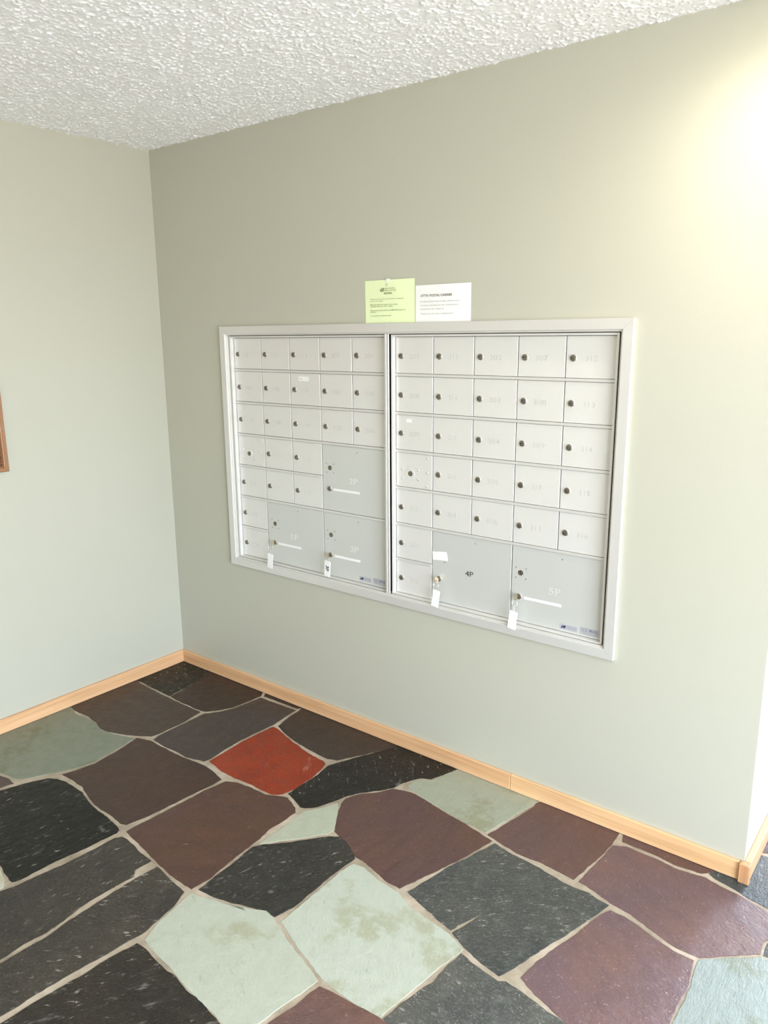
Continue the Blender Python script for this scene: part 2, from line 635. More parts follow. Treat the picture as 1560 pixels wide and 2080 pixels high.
STONES = [  # kind, colour (sRGB), outline on the floor in metres
    ('black', (42, 44, 38), [[0.002,-0.2867],[0.2776,-0.2974],[0.2309,-0.002],[0.002,-0.002]]),
    ('plum', (70, 54, 47), [[0.2901,-0.2979],[0.3724,-0.3029],[0.5052,-0.3013],[0.5304,-0.2934],[0.5711,-0.2467],[0.5982,-0.1875],[0.6062,-0.1211],[0.6156,-0.0423],[0.5889,-0.002],[0.2298,-0.002]]),
    ('plum', (84, 69, 62), [[0.0094,-0.6334],[0.0577,-0.644],[0.1543,-0.6369],[0.2288,-0.6447],[0.2965,-0.6643],[0.3464,-0.6585],[0.4068,-0.6375],[0.466,-0.6088],[0.5255,-0.5733],[0.5341,-0.5403],[0.531,-0.4161],[0.5155,-0.314],[0.2849,-0.316],[0.2087,-0.3129],[0.0486,-0.3012],[0.002,-0.2892]]),
    ('plum', (84, 73, 71), [[0.6545,-0.5896],[0.7702,-0.5847],[0.8532,-0.5653],[0.8611,-0.5403],[0.8435,-0.3912],[0.857,-0.1956],[0.8436,-0.0459],[0.6299,-0.0555],[0.6141,-0.1958],[0.5918,-0.2533],[0.5574,-0.2995],[0.5481,-0.3095],[0.5484,-0.4378],[0.5497,-0.5516],[0.5592,-0.5834]]),
    ('plum', (62, 54, 50), [[0.6346,-0.0327],[0.7057,-0.0265],[0.7792,-0.0267],[0.8403,-0.0282],[0.8598,-0.002],[0.612,-0.002]]),
    ('plum', (74, 62, 57), [[0.8641,-0.0525],[0.8723,-0.1311],[0.8873,-0.1891],[0.9593,-0.2152],[1.025,-0.2335],[1.1062,-0.2452],[1.1736,-0.2503],[1.2304,-0.2568],[1.2666,-0.2414],[1.3174,-0.1512],[1.3623,-0.068],[1.3942,-0.002],[0.8492,-0.002]]),
    ('red', (158, 58, 28), [[0.8694,-0.2818],[0.8671,-0.3998],[0.8713,-0.4975],[0.8768,-0.5517],[0.9642,-0.5665],[1.0427,-0.5704],[1.1075,-0.5606],[1.199,-0.5603],[1.2342,-0.5559],[1.2605,-0.5357],[1.2734,-0.4804],[1.27,-0.398],[1.26,-0.3252],[1.2498,-0.2923],[1.2276,-0.2834],[1.1575,-0.2771],[1.0807,-0.2628],[0.9793,-0.2374],[0.9084,-0.2119],[0.8738,-0.2117]]),
    ('black', (46, 45, 42), [[1.3851,-0.0413],[1.3607,-0.0966],[1.3233,-0.1699],[1.2876,-0.2427],[1.2704,-0.2987],[1.281,-0.3637],[1.2795,-0.4447],[1.2786,-0.5189],[1.3304,-0.5354],[1.3705,-0.5535],[1.3867,-0.5481],[1.4162,-0.5113],[1.4413,-0.4489],[1.453,-0.4106],[1.4775,-0.3545],[1.5249,-0.303],[1.5551,-0.2568],[1.5659,-0.2128],[1.5785,-0.1763],[1.6049,-0.14],[1.6347,-0.1268],[1.685,-0.002],[1.3851,-0.0097]]),
    ('sage', (178, 183, 163), [[1.6448,-0.1351],[1.5991,-0.1685],[1.5932,-0.2107],[1.619,-0.2294],[1.6832,-0.2386],[1.7781,-0.2578],[1.8897,-0.274],[1.8793,-0.2683],[1.9622,-0.2762],[1.9886,-0.1459],[2.0161,-0.0328],[2.0321,-0.002],[1.6792,-0.002]]),
    ('plum', (112, 84, 80), [[1.5339,-0.3143],[1.4874,-0.3664],[1.4669,-0.4162],[1.4733,-0.4504],[1.518,-0.5233],[1.5595,-0.5808],[1.5931,-0.5892],[1.6469,-0.6131],[1.7054,-0.6366],[1.7306,-0.6367],[1.7959,-0.6502],[1.8527,-0.6667],[1.8941,-0.6661],[1.9697,-0.4357],[1.9995,-0.3069],[1.9048,-0.286],[1.7861,-0.2697],[1.6926,-0.2519],[1.6292,-0.2457],[1.5626,-0.2665]]),
    ('sage', (196, 201, 181), [[1.4314,-0.518],[1.4006,-0.5626],[1.3998,-0.5977],[1.4066,-0.6776],[1.4043,-0.7368],[1.4062,-0.7786],[1.4313,-0.7471],[1.5034,-0.6606],[1.545,-0.6035],[1.5506,-0.5812],[1.5016,-0.5087],[1.4598,-0.4565]]),
    ('black', (68, 67, 63), [[1.5641,-0.6152],[1.5244,-0.6645],[1.4772,-0.7228],[1.4151,-0.7827],[1.3987,-0.8074],[1.4164,-0.9112],[1.4169,-0.9872],[1.4202,-1.0392],[1.4797,-1.032],[1.5367,-1.0169],[1.6048,-0.9897],[1.6476,-0.9759],[1.6788,-0.9774],[1.6917,-0.9228],[1.6926,-0.8438],[1.693,-0.7598],[1.6964,-0.6744],[1.6991,-0.646],[1.6768,-0.6282],[1.6287,-0.6052],[1.5916,-0.5941]]),
    ('plum', (106, 77, 68), [[1.0209,-0.6937],[1.0152,-0.8618],[1.0036,-0.9632],[1.0036,-1.0076],[1.0332,-1.0136],[1.1118,-1.0253],[1.2028,-1.0387],[1.2662,-1.0464],[1.3524,-1.0521],[1.3962,-1.0514],[1.4035,-0.9862],[1.4022,-0.9706],[1.3876,-0.8172],[1.3831,-0.763],[1.3702,-0.699],[1.3754,-0.6595],[1.3755,-0.5889],[1.3569,-0.5681],[1.2942,-0.5441],[1.2733,-0.5483],[1.2155,-0.5777],[1.1279,-0.5809],[1.0679,-0.5925],[1.0342,-0.6121]]),
    ('plum', (84, 62, 54), [[0.5093,-0.6818],[0.5225,-0.7485],[0.531,-0.8377],[0.5188,-0.9107],[0.5017,-0.9541],[0.5748,-0.9495],[0.6322,-0.9515],[0.6859,-0.968],[0.7593,-0.9845],[0.8203,-0.9914],[0.8758,-0.9894],[0.9421,-0.9949],[0.9654,-0.987],[0.9847,-0.9001],[0.9936,-0.7928],[1.0065,-0.6894],[1.0086,-0.612],[0.9241,-0.5922],[0.873,-0.589],[0.7874,-0.5981],[0.673,-0.6032],[0.5533,-0.6007],[0.4912,-0.6223]]),
    ('sage', (142, 148, 130), [[0.002,-0.9293],[0.002,-1.158],[0.0045,-1.1625],[0.1743,-1.1348],[0.289,-1.0921],[0.32,-1.089],[0.3609,-1.085],[0.3955,-1.072],[0.4189,-1.0474],[0.446,-0.9995],[0.4734,-0.9509],[0.4982,-0.8998],[0.5136,-0.8351],[0.505,-0.7529],[0.4922,-0.6792],[0.4822,-0.6275],[0.4253,-0.6497],[0.3708,-0.6666],[0.3148,-0.6758],[0.2374,-0.6575],[0.1684,-0.6569],[0.0783,-0.66],[0.002,-0.6388]]),
    ('plum', (98, 82, 78), [[0.2089,-1.1506],[0.2678,-1.2005],[0.3685,-1.1947],[0.3961,-1.1441],[0.4117,-1.1008],[0.3674,-1.1003],[0.3219,-1.1081]]),
    ('black', (33, 36, 31), [[0.4373,-1.2543],[0.6291,-1.3208],[0.8218,-1.3508],[0.8897,-1.3626],[0.9365,-1.3687],[0.9461,-1.3568],[0.9468,-1.3131],[0.9493,-1.2365],[0.9693,-1.1328],[0.9776,-1.034],[0.9715,-1.0216],[0.9761,-1.0234],[0.9598,-1.0176],[0.9021,-1.01],[0.8052,-1.0042],[0.7306,-0.9956],[0.6721,-0.9786],[0.617,-0.9762],[0.5644,-0.9773],[0.5141,-0.9866],[0.4824,-1.0068],[0.4553,-1.0542],[0.4389,-1.1061],[0.4217,-1.1565]]),
    ('sage', (215, 215, 195), [[0.7325,-1.3635],[0.7964,-1.4461],[0.9159,-1.4671],[0.9335,-1.424],[0.9375,-1.4012],[0.9105,-1.3851],[0.8398,-1.3669]]),
    ('black', (80, 76, 70), [[1.0032,-1.0555],[1.0027,-1.102],[0.9929,-1.2078],[0.9768,-1.3037],[0.9627,-1.3809],[0.9527,-1.4143],[0.933,-1.5155],[0.9557,-1.6026],[1.1929,-1.6336],[1.2075,-1.538],[1.2079,-1.4731],[1.214,-1.4183],[1.2112,-1.3601],[1.2009,-1.3051],[1.1993,-1.2531],[1.2037,-1.2031],[1.2109,-1.1272],[1.1885,-1.1052],[1.192,-1.0518],[1.1214,-1.0468],[1.0367,-1.037],[1.0141,-1.0388]]),
    ('black', (84, 80, 74), [[1.2272,-1.1299],[1.2267,-1.2169],[1.2292,-1.3009],[1.2282,-1.3593],[1.2362,-1.4203],[1.2321,-1.4812],[1.2263,-1.5471],[1.2111,-1.6416],[1.2061,-1.7156],[1.3565,-1.734],[1.3829,-1.6232],[1.3884,-1.5865],[1.3962,-1.508],[1.4067,-1.4263],[1.4204,-1.3414],[1.4284,-1.2676],[1.4322,-1.2508],[1.4243,-1.1928],[1.4113,-1.1285],[1.3918,-1.0754],[1.2898,-1.0655],[1.2353,-1.058]]),
    ('black', (64, 60, 54), [[1.4486,-1.3211],[1.4432,-1.3561],[1.4338,-1.4424],[1.4226,-1.5225],[1.4163,-1.5807],[1.4098,-1.6362],[1.3999,-1.7523],[1.5907,-1.7914],[1.8308,-1.6053],[1.9195,-1.4238],[1.9001,-1.3239],[1.8283,-1.3093],[1.7809,-1.3029],[1.74,-1.2994],[1.6877,-1.2976],[1.6514,-1.2946],[1.628,-1.2873],[1.5992,-1.2901],[1.5574,-1.2895],[1.5218,-1.2839],[1.4735,-1.2795],[1.4529,-1.2819]]),
    ('sage', (203, 209, 193), [[1.4193,-1.0811],[1.4272,-1.1371],[1.4398,-1.2008],[1.4609,-1.2585],[1.5391,-1.2712],[1.597,-1.2735],[1.6357,-1.2826],[1.698,-1.2908],[1.7639,-1.2939],[1.845,-1.3008],[1.8521,-1.299],[1.9015,-1.2858],[1.9011,-1.2612],[1.9048,-1.2349],[1.912,-1.1776],[1.9257,-1.1174],[1.9316,-1.0696],[1.8863,-1.056],[1.8266,-1.0376],[1.7638,-1.0182],[1.7121,-0.9969],[1.6808,-0.9889],[1.6471,-0.983],[1.6145,-0.9986],[1.5504,-1.0288],[1.4925,-1.044],[1.597,-1.0119],[1.5058,-1.0409],[1.4633,-1.0531],[1.4176,-1.0665]]),
    ('sage', (206, 213, 199), [[1.7085,-0.7208],[1.7104,-0.8096],[1.7128,-0.8939],[1.7105,-0.9826],[1.754,-0.9959],[1.8219,-1.0204],[1.8822,-1.0393],[1.9383,-1.056],[1.9931,-1.0602],[2.0422,-1.0585],[2.0934,-1.061],[2.1291,-1.0534],[2.1347,-0.9948],[2.1503,-0.9022],[2.158,-0.8263],[2.1717,-0.753],[2.1132,-0.7322],[2.0578,-0.7258],[2.0047,-0.7159],[1.9519,-0.7087],[1.9014,-0.6881],[1.8259,-0.6841],[1.7514,-0.6657],[1.718,-0.6702]]),
    ('plum', (132, 102, 98), [[1.9448,-1.1359],[1.9387,-1.1896],[1.9291,-1.2402],[1.9235,-1.2817],[2.0762,-1.3083],[2.21,-1.2047],[2.2176,-1.0733],[2.1534,-1.0634],[2.1279,-1.0631],[2.0846,-1.0665],[2.0406,-1.0725],[1.9936,-1.0766],[1.9532,-1.0822]]),
    ('black', (98, 101, 99), [[1.9656,-0.4843],[1.9255,-0.6645],[1.9737,-0.6763],[2.0315,-0.6915],[2.0728,-0.7042],[2.1086,-0.7122],[2.1474,-0.6047],[2.1205,-0.7187],[2.1735,-0.7421],[2.2364,-0.7604],[2.2964,-0.7693],[2.3363,-0.6377],[2.3823,-0.4884],[2.4188,-0.3547],[2.3558,-0.3424],[2.2712,-0.3476],[2.194,-0.3325],[2.0884,-0.3266],[2.0178,-0.3102]]),
    ('black', (112, 114, 112), [[2.174,-0.8196],[2.1735,-0.8895],[2.1619,-0.932],[2.1477,-0.9933],[2.1389,-1.0539],[2.1584,-1.0609],[2.2638,-1.035],[2.345,-1.1035],[2.4915,-0.9901],[2.5368,-0.8169],[2.4975,-0.8009],[2.4564,-0.7951],[2.4032,-0.7904],[2.3521,-0.7824],[2.32,-0.7786],[2.3031,-0.7917],[2.2502,-0.7863],[2.1978,-0.7743],[2.1813,-0.7691]]),
    ('plum', (120, 92, 89), [[2.0254,-0.0476],[2.0024,-0.1709],[1.9762,-0.2836],[2.0915,-0.3049],[2.1858,-0.3021],[2.2444,-0.3059],[2.293,-0.3111],[2.3012,-0.2331],[2.311,-0.1758],[2.3183,-0.0926],[2.3148,-0.004],[2.0144,-0.0023]]),
    ('plum', (118, 92, 90), [[2.3439,-0.0475],[2.4381,-0.0462],[2.5259,-0.0541],[2.5926,-0.0452],[2.6329,-0.002],[2.3317,-0.005]]),
    ('plum', (136, 109, 112), [[2.326,-0.1401],[2.3186,-0.2209],[2.3117,-0.3119],[2.3747,-0.3212],[2.434,-0.3409],[2.4846,-0.3438],[2.5541,-0.3706],[2.6155,-0.3881],[2.6662,-0.3912],[2.6882,-0.3887],[2.7722,-0.3104],[2.8104,-0.2782],[2.8105,-0.2199],[2.8336,-0.1879],[2.84,-0.1147],[2.7942,-0.1032],[2.7165,-0.0834],[2.6556,-0.0746],[2.6102,-0.0635],[2.5328,-0.0756],[2.4459,-0.0683],[2.3628,-0.0637],[2.3288,-0.0872]]),
    ('plum', (140, 113, 117), [[2.4161,-0.4203],[2.3957,-0.5151],[2.3546,-0.671],[2.346,-0.7402],[2.3973,-0.7635],[2.4516,-0.7807],[2.5013,-0.7929],[2.5568,-0.8152],[2.618,-0.8284],[2.686,-0.7222],[2.6884,-0.6482],[2.6873,-0.5832],[2.6919,-0.5166],[2.684,-0.4393],[2.6776,-0.411],[2.623,-0.411],[2.5677,-0.3978],[2.5207,-0.3807],[2.4746,-0.3701],[2.4345,-0.37]]),
    ('sage', (158, 168, 163), [[2.6906,-0.4186],[2.6986,-0.4704],[2.7038,-0.555],[2.7003,-0.639],[2.7093,-0.6904],[2.7682,-0.7122],[2.8857,-0.6471],[2.9489,-0.4336],[2.875,-0.2918],[2.8193,-0.2902],[2.7764,-0.3277],[2.6927,-0.4003]]),
    ('black', (92, 98, 102), [[2.6363,-0.0469],[2.6941,-0.0599],[2.7468,-0.0746],[2.7891,-0.0792],[2.8432,-0.0902],[2.8716,0.0041],[2.8068,0.1666],[2.7381,0.157],[2.7131,0.1525],[2.6738,-0.002],[2.6757,-0.002],[2.6229,-0.005],[2.6164,-0.0331]]),
    ('plum', (104, 86, 96), [[2.6841,-0.002],[2.7057,0.1707],[2.7332,0.1798],[2.8021,0.1917],[2.8411,0.2025],[2.8088,0.3595],[2.718,0.4231],[2.6523,-0.002]]),
    ('black', (100, 106, 112), [[2.8728,-0.2805],[2.9063,-0.3016],[2.9025,-0.2268],[2.8533,-0.1822],[2.8238,-0.2284],[2.8238,-0.2759]]),
]
FIELD = [
    [[0.422,-3.3],[0.345,-3.003],[0.002,-2.974],[0.002,-3.3]],
    [[0.324,-2.526],[0.002,-2.577],[0.002,-2.962],[0.347,-2.992],[0.385,-2.932],[0.381,-2.587]],
    [[0.372,-2.151],[0.002,-2.009],[0.002,-2.565],[0.321,-2.514]],
    [[0.438,-1.683],[0.002,-1.737],[0.002,-1.996],[0.378,-2.14],[0.497,-2.076],[0.485,-1.734]],
    [[0.002,-1.725],[0.434,-1.672],[0.415,-1.281],[0.335,-1.224],[0.276,-1.219],[0.002,-1.228]],
    [[0.763,-3.3],[0.84,-2.905],[0.395,-2.939],[0.356,-2.999],[0.434,-3.3]],
    [[0.798,-2.583],[0.393,-2.59],[0.397,-2.927],[0.845,-2.893],[0.85,-2.887],[0.848,-2.63]],
    [[0.765,-2.132],[0.504,-2.086],[0.384,-2.151],[0.333,-2.517],[0.39,-2.579],[0.794,-2.571],[0.766,-2.133]],
    [[0.926,-1.604],[0.497,-1.736],[0.509,-2.075],[0.764,-2.12],[0.953,-1.634]],
    [[0.431,-1.359],[0.446,-1.675],[0.492,-1.725],[0.856,-1.613],[0.801,-1.49],[0.697,-1.364],[0.641,-1.354]],
    [[1.286,-3.3],[1.198,-3.003],[0.858,-2.896],[0.853,-2.902],[0.775,-3.3]],
    [[1.171,-2.532],[0.86,-2.632],[0.862,-2.885],[1.2,-2.991],[1.219,-2.964]],
    [[1.208,-2.187],[0.778,-2.137],[0.806,-2.574],[0.856,-2.621],[1.173,-2.519],[1.269,-2.44]],
    [[0.969,-1.627],[0.776,-2.125],[1.209,-2.175],[1.359,-1.932],[1.355,-1.88],[1.101,-1.657],[1.011,-1.625]],
    [[1.495,-2.804],[1.229,-2.969],[1.209,-2.999],[1.298,-3.3],[1.445,-3.3],[1.662,-2.989]],
    [[1.277,-2.449],[1.182,-2.527],[1.23,-2.955],[1.49,-2.792],[1.506,-2.544]],
    [[1.367,-1.941],[1.219,-2.182],[1.281,-2.438],[1.512,-2.533],[1.583,-2.507],[1.728,-2.152]],
    [[1.943,-3.3],[1.917,-2.975],[1.673,-2.995],[1.46,-3.3]],
    [[1.889,-2.622],[1.588,-2.518],[1.518,-2.544],[1.502,-2.794],[1.672,-2.983],[1.92,-2.963],[1.984,-2.891]],
    [[1.998,-2.078],[1.74,-2.154],[1.595,-2.508],[1.892,-2.611],[1.964,-2.521]],
    [[1.422,-1.96],[1.737,-2.143],[1.995,-2.067],[1.987,-1.75],[1.928,-1.742],[1.669,-1.761],[1.476,-1.903]],
    [[2.423,-3.3],[2.336,-2.897],[1.993,-2.898],[1.929,-2.971],[1.955,-3.3]],
    [[2.336,-2.496],[1.973,-2.529],[1.901,-2.619],[1.995,-2.886],[2.339,-2.885],[2.346,-2.876]],
    [[2.403,-2.214],[2.01,-2.082],[1.976,-2.517],[2.338,-2.484],[2.404,-2.347]],
    [[2.434,-1.715],[1.997,-1.698],[2.007,-2.068],[2.408,-2.203],[2.546,-2.093],[2.476,-1.765]],
    [[1.911,-1.552],[1.994,-1.686],[2.432,-1.702],[2.511,-1.375],[2.351,-1.196],[2.13,-1.29],[1.942,-1.45]],
    [[2.857,-3.3],[2.836,-2.856],[2.791,-2.802],[2.356,-2.883],[2.348,-2.892],[2.435,-3.3]],
    [[2.413,-2.357],[2.347,-2.491],[2.358,-2.871],[2.788,-2.79],[2.811,-2.64]],
    [[2.774,-2.102],[2.555,-2.101],[2.415,-2.213],[2.416,-2.345],[2.816,-2.629],[2.896,-2.525],[2.871,-2.174]],
    [[2.897,-1.63],[2.489,-1.767],[2.558,-2.089],[2.772,-2.09],[2.943,-1.679]],
    [[2.818,-1.416],[2.522,-1.38],[2.444,-1.707],[2.484,-1.756],[2.891,-1.619]],
    [[2.373,-1.203],[2.52,-1.368],[2.82,-1.404],[2.883,-1.306],[2.795,-1.001],[2.62,-0.905],[2.5,-1.005],[2.426,-1.098]],
    [[3.176,-3.3],[3.276,-2.914],[3.249,-2.877],[2.848,-2.86],[2.869,-3.3]],
    [[3.257,-2.533],[2.906,-2.533],[2.823,-2.64],[2.8,-2.793],[2.844,-2.847],[3.246,-2.865],[3.289,-2.555]],
    [[3.161,-2.147],[2.883,-2.176],[2.908,-2.521],[3.252,-2.521]],
    [[3.163,-1.704],[2.954,-1.684],[2.783,-2.094],[2.878,-2.165],[3.163,-2.135],[3.253,-2.059],[3.285,-1.777]],
    [[3.229,-1.223],[2.893,-1.313],[2.829,-1.411],[2.904,-1.62],[2.953,-1.672],[3.16,-1.692]],
    [[3.196,-0.87],[2.808,-1.001],[2.893,-1.3],[3.233,-1.209],[3.234,-0.903]],
    [[2.686,-0.831],[2.658,-0.908],[2.658,-0.912],[2.801,-0.99],[3.189,-0.86],[3.107,-0.639],[3.034,-0.638],[2.903,-0.67],[2.709,-0.806]],
    [[3.173,0.37],[2.86,0.225],[2.857,0.218],[2.856,0.167],[2.944,-0.07],[2.992,-0.154],[3.08,-0.268],[3.221,-0.164],[3.321,0.279]],
    [[2.939,0.275],[3.166,0.38],[3.103,0.645],[2.702,0.773],[2.702,0.589],[2.75,0.451],[2.818,0.359]],
    [[3.113,1.182],[2.702,1.036],[2.702,0.785],[3.106,0.657],[3.244,0.78],[3.175,1.147]],
    [[2.702,1.049],[3.107,1.193],[3.101,1.5],[2.702,1.5]],
    [[3.594,-3.3],[3.602,-2.963],[3.287,-2.919],[3.189,-3.3]],
    [[3.558,-2.485],[3.301,-2.557],[3.258,-2.869],[3.286,-2.907],[3.606,-2.952],[3.703,-2.87]],
    [[3.26,-2.07],[3.172,-2.143],[3.265,-2.524],[3.297,-2.545],[3.558,-2.473],[3.566,-2.461],[3.61,-2.249]],
    [[3.529,-1.694],[3.297,-1.778],[3.266,-2.059],[3.616,-2.239],[3.71,-2.162]],
    [[3.546,-1.358],[3.241,-1.22],[3.172,-1.696],[3.292,-1.767],[3.529,-1.681],[3.558,-1.65]],
    [[3.562,-0.839],[3.246,-0.905],[3.245,-1.209],[3.55,-1.347],[3.581,-1.32],[3.705,-0.917]],
    [[3.559,-0.56],[3.025,-0.382],[3.202,-0.86],[3.242,-0.893],[3.557,-0.828]],
    [[3.544,-0.191],[3.229,-0.174],[3.0,-0.341],[3.019,-0.367],[3.563,-0.549],[3.662,-0.426]],
    [[3.575,0.334],[3.333,0.277],[3.234,-0.162],[3.546,-0.179],[3.709,-0.009],[3.644,0.284]],
    [[3.583,0.749],[3.252,0.772],[3.115,0.648],[3.179,0.38],[3.329,0.288],[3.571,0.345],[3.61,0.724]],
    [[3.55,1.194],[3.188,1.145],[3.255,0.784],[3.579,0.762]],
    [[3.113,1.5],[3.119,1.192],[3.182,1.157],[3.553,1.207],[3.557,1.211],[3.552,1.5]],
    [[4.05,-3.3],[4.009,-2.984],[3.915,-2.882],[3.712,-2.877],[3.614,-2.961],[3.606,-3.3]],
    [[4.053,-2.557],[3.574,-2.47],[3.568,-2.479],[3.714,-2.866],[3.914,-2.87]],
    [[3.96,-2.129],[3.72,-2.169],[3.622,-2.249],[3.579,-2.458],[4.06,-2.546],[4.077,-2.53],[4.01,-2.175]],
    [[3.883,-1.687],[3.567,-1.659],[3.54,-1.688],[3.721,-2.157],[3.956,-2.117],[4.011,-1.83]],
    [[4.022,-1.329],[3.588,-1.329],[3.557,-1.356],[3.57,-1.647],[3.882,-1.674]],
    [[3.973,-0.896],[3.717,-0.919],[3.594,-1.317],[4.028,-1.317],[4.032,-1.313],[4.015,-0.94]],
    [[3.957,-0.451],[3.672,-0.433],[3.571,-0.558],[3.569,-0.829],[3.713,-0.908],[3.97,-0.884],[4.03,-0.571]],
    [[3.994,-0.122],[3.749,-0.03],[3.706,-0.03],[3.555,-0.186],[3.673,-0.421],[3.955,-0.439],[4.013,-0.156]],
    [[4.051,0.35],[3.656,0.283],[3.721,-0.007],[3.995,-0.109],[4.144,0.296]],
    [[3.914,0.771],[3.622,0.721],[3.582,0.343],[3.65,0.294],[4.045,0.362],[3.966,0.735]],
    [[3.921,1.172],[3.565,1.202],[3.562,1.199],[3.592,0.758],[3.618,0.733],[3.911,0.783],[3.961,1.112]],
    [[3.564,1.5],[3.569,1.214],[3.92,1.184],[4.035,1.5]],
    [[4.6,-3.3],[4.6,-2.837],[4.021,-2.985],[4.062,-3.3]],
    [[4.6,-2.621],[4.086,-2.539],[4.066,-2.556],[3.925,-2.874],[4.017,-2.974],[4.6,-2.825]],
    [[4.6,-2.137],[4.023,-2.177],[4.089,-2.527],[4.6,-2.609]],
    [[4.6,-1.65],[4.023,-1.833],[3.968,-2.12],[4.018,-2.165],[4.6,-2.125]],
    [[4.6,-1.543],[4.04,-1.323],[4.036,-1.326],[3.893,-1.68],[4.019,-1.822],[4.6,-1.638]],
    [[4.6,-1.028],[4.471,-0.964],[4.027,-0.944],[4.044,-1.312],[4.6,-1.53]],
    [[4.348,-0.519],[4.042,-0.575],[3.982,-0.888],[4.023,-0.932],[4.465,-0.952]],
    [[4.6,-0.178],[4.024,-0.162],[3.967,-0.444],[4.04,-0.563],[4.349,-0.507],[4.6,-0.282]],
    [[4.6,0.33],[4.155,0.293],[4.005,-0.116],[4.023,-0.149],[4.6,-0.166]],
    [[4.6,0.824],[3.978,0.733],[4.057,0.361],[4.152,0.305],[4.6,0.342]],
    [[4.6,1.043],[3.972,1.106],[3.922,0.78],[3.972,0.745],[4.6,0.836]],
    [[4.048,1.5],[3.931,1.179],[3.971,1.119],[4.6,1.055],[4.6,1.5]],
    [[4.6,-0.298],[4.359,-0.514],[4.478,-0.954],[4.6,-1.014]],
]

STONE_MAT = {k: m_stone(k) for k in ('black', 'plum', 'sage', 'red')}


def grow(poly, d):
    """outline pushed outwards by D"""
    n = len(poly)
    out = []
    for i in range(n):
        a, p, c = Vector(poly[i - 1]), Vector(poly[i]), Vector(poly[(i + 1) % n])
        nn = Vector(((p - a).y, -(p - a).x)).normalized() + Vector(((c - p).y, -(c - p).x)).normalized()
        out.append(p + nn.normalized() * d if nn.length > 0.3 else p)
    return out


def ragged(poly, rnd, step=0.013, amp=0.0018):
    """the outline with the small bites of a broken slate edge"""
    out = []
    poly = grow(poly, 0.0034)
    n = len(poly)
    walk = 0.0
    for i in range(n):
        a, b_ = Vector(poly[i]), Vector(poly[(i + 1) % n])
        d = b_ - a
        L = d.length
        m = max(1, int(L / step))
        nrm = Vector((d.y, -d.x)).normalized() if L > 0 else Vector((0, 0))
        for k in range(m):
            p = a + d * (k / m)
            walk = walk * 0.6 + rnd.uniform(-amp, amp)
            out.append(p + nrm * walk)
    return out


def stone_mesh(polys, mats, rnd, centre=(0, 0), fmats=None):
    mb = MB()
    for pi, poly in enumerate(polys):
        pts = ragged(poly, rnd)
        n = len(pts)
        zt = rnd.uniform(-0.0003, 0.0003)
        tx, ty = rnd.uniform(-0.001, 0.001), rnd.uniform(-0.001, 0.001)
        cx = sum(p.x for p in pts) / n
        cy = sum(p.y for p in pts) / n
        ins = []
        for i in range(n):
            d0 = (pts[i] - pts[i - 1])
            d1 = (pts[(i + 1) % n] - pts[i])
            nn = Vector((-d0.y, d0.x)).normalized() + Vector((-d1.y, d1.x)).normalized()
            if nn.length > 1e-5:
                nn.normalize()
            ins.append(pts[i] + nn * 0.0014)
        vs = []
        for p in ins:
            vs.append((p.x - centre[0], p.y - centre[1], zt + (p.x - cx) * tx + (p.y - cy) * ty))
        for p in pts:
            vs.append((p.x - centre[0], p.y - centre[1], zt - 0.0006 + (p.x - cx) * tx + (p.y - cy) * ty))
        for p in pts:
            vs.append((p.x - centre[0], p.y - centre[1], -0.014))
        fs = [tuple(range(n))]
        for i in range(n):
            j = (i + 1) % n
            fs.append((i, n + i, n + j, j))
            fs.append((n + i, 2 * n + i, 2 * n + j, n + j))
        mb.cur = fmats[pi] if fmats else 0
        mb.add(vs, fs)
    return mesh('flagstone', mb.v, mb.f, mats, mb.mi)


rnd = random.Random(12)
GAIN = {'black': 0.42, 'plum': 0.58, 'sage': 0.76, 'red': 0.85}
for kind, col, poly in STONES:
    c = (sum(p[0] for p in poly) / len(poly), sum(p[1] for p in poly) / len(poly))
    o = link('flagstone', stone_mesh([poly], [STONE_MAT[kind]], rnd, c), (c[0], c[1], 0), floor)
    o.color = (*[v * GAIN[kind] for v in lin(col)], 1)
fm = [m_stone('black', lin((70, 68, 64))), m_stone('plum', lin((105, 80, 75))), m_stone('sage', lin((180, 186, 170)))]
o = link('flagstone_field', stone_mesh(FIELD, fm, rnd, (0, 0), [rnd.choice((0, 0, 1, 1, 1, 2)) for _ in FIELD]), (0, 0, 0), floor)
tag(o, kind='stuff')

# ------------------------------------------------------------------ baseboards
BH, BT = 0.063, 0.012


def board(a, b_, mat, r=0.002):
    return MB().bbox(a, b_, r).done('baseboard', mat)


struct('baseboard_left', board((0.0, -3.2, 0.0005), (BT, -0.0005, BH), M_OAK_Y))
bb = struct('baseboard_back', board((0.0125, -BT, 0.0005), (1.9055, 0, BH), M_OAK_X))
link('board_length', board((0, -BT, 0.0005), (2.6895 - 1.9065, 0, BH), M_OAK_X2), (1.9065, 0, 0), bb)
rb = struct('baseboard_return', board((WX, 0.004, 0.0005), (WX + 0.019, HY, BH), M_OAK_Y))
link('corner_block', MB().bbox((2.690, -0.022, 0.0005), (2.7215, -0.0002, BH + 0.001), 0.002).done('corner_block', M_OAK_Z), (0, 0, 0), rb)

# ------------------------------------------------------------------ the mailboxes
PITCH_Z = 0.1407
TOP_Z = 1.619
DH = 0.129            # door height
YD = 0.021            # front of the doors
ROW = [TOP_Z - i * PITCH_Z for i in range(7)]      # top edge of each row


def door_mesh(w, h, mat):
    return MB().bbox((0, YD, -h), (w, YD + 0.008, 0), 0.0007).done('door', mat)




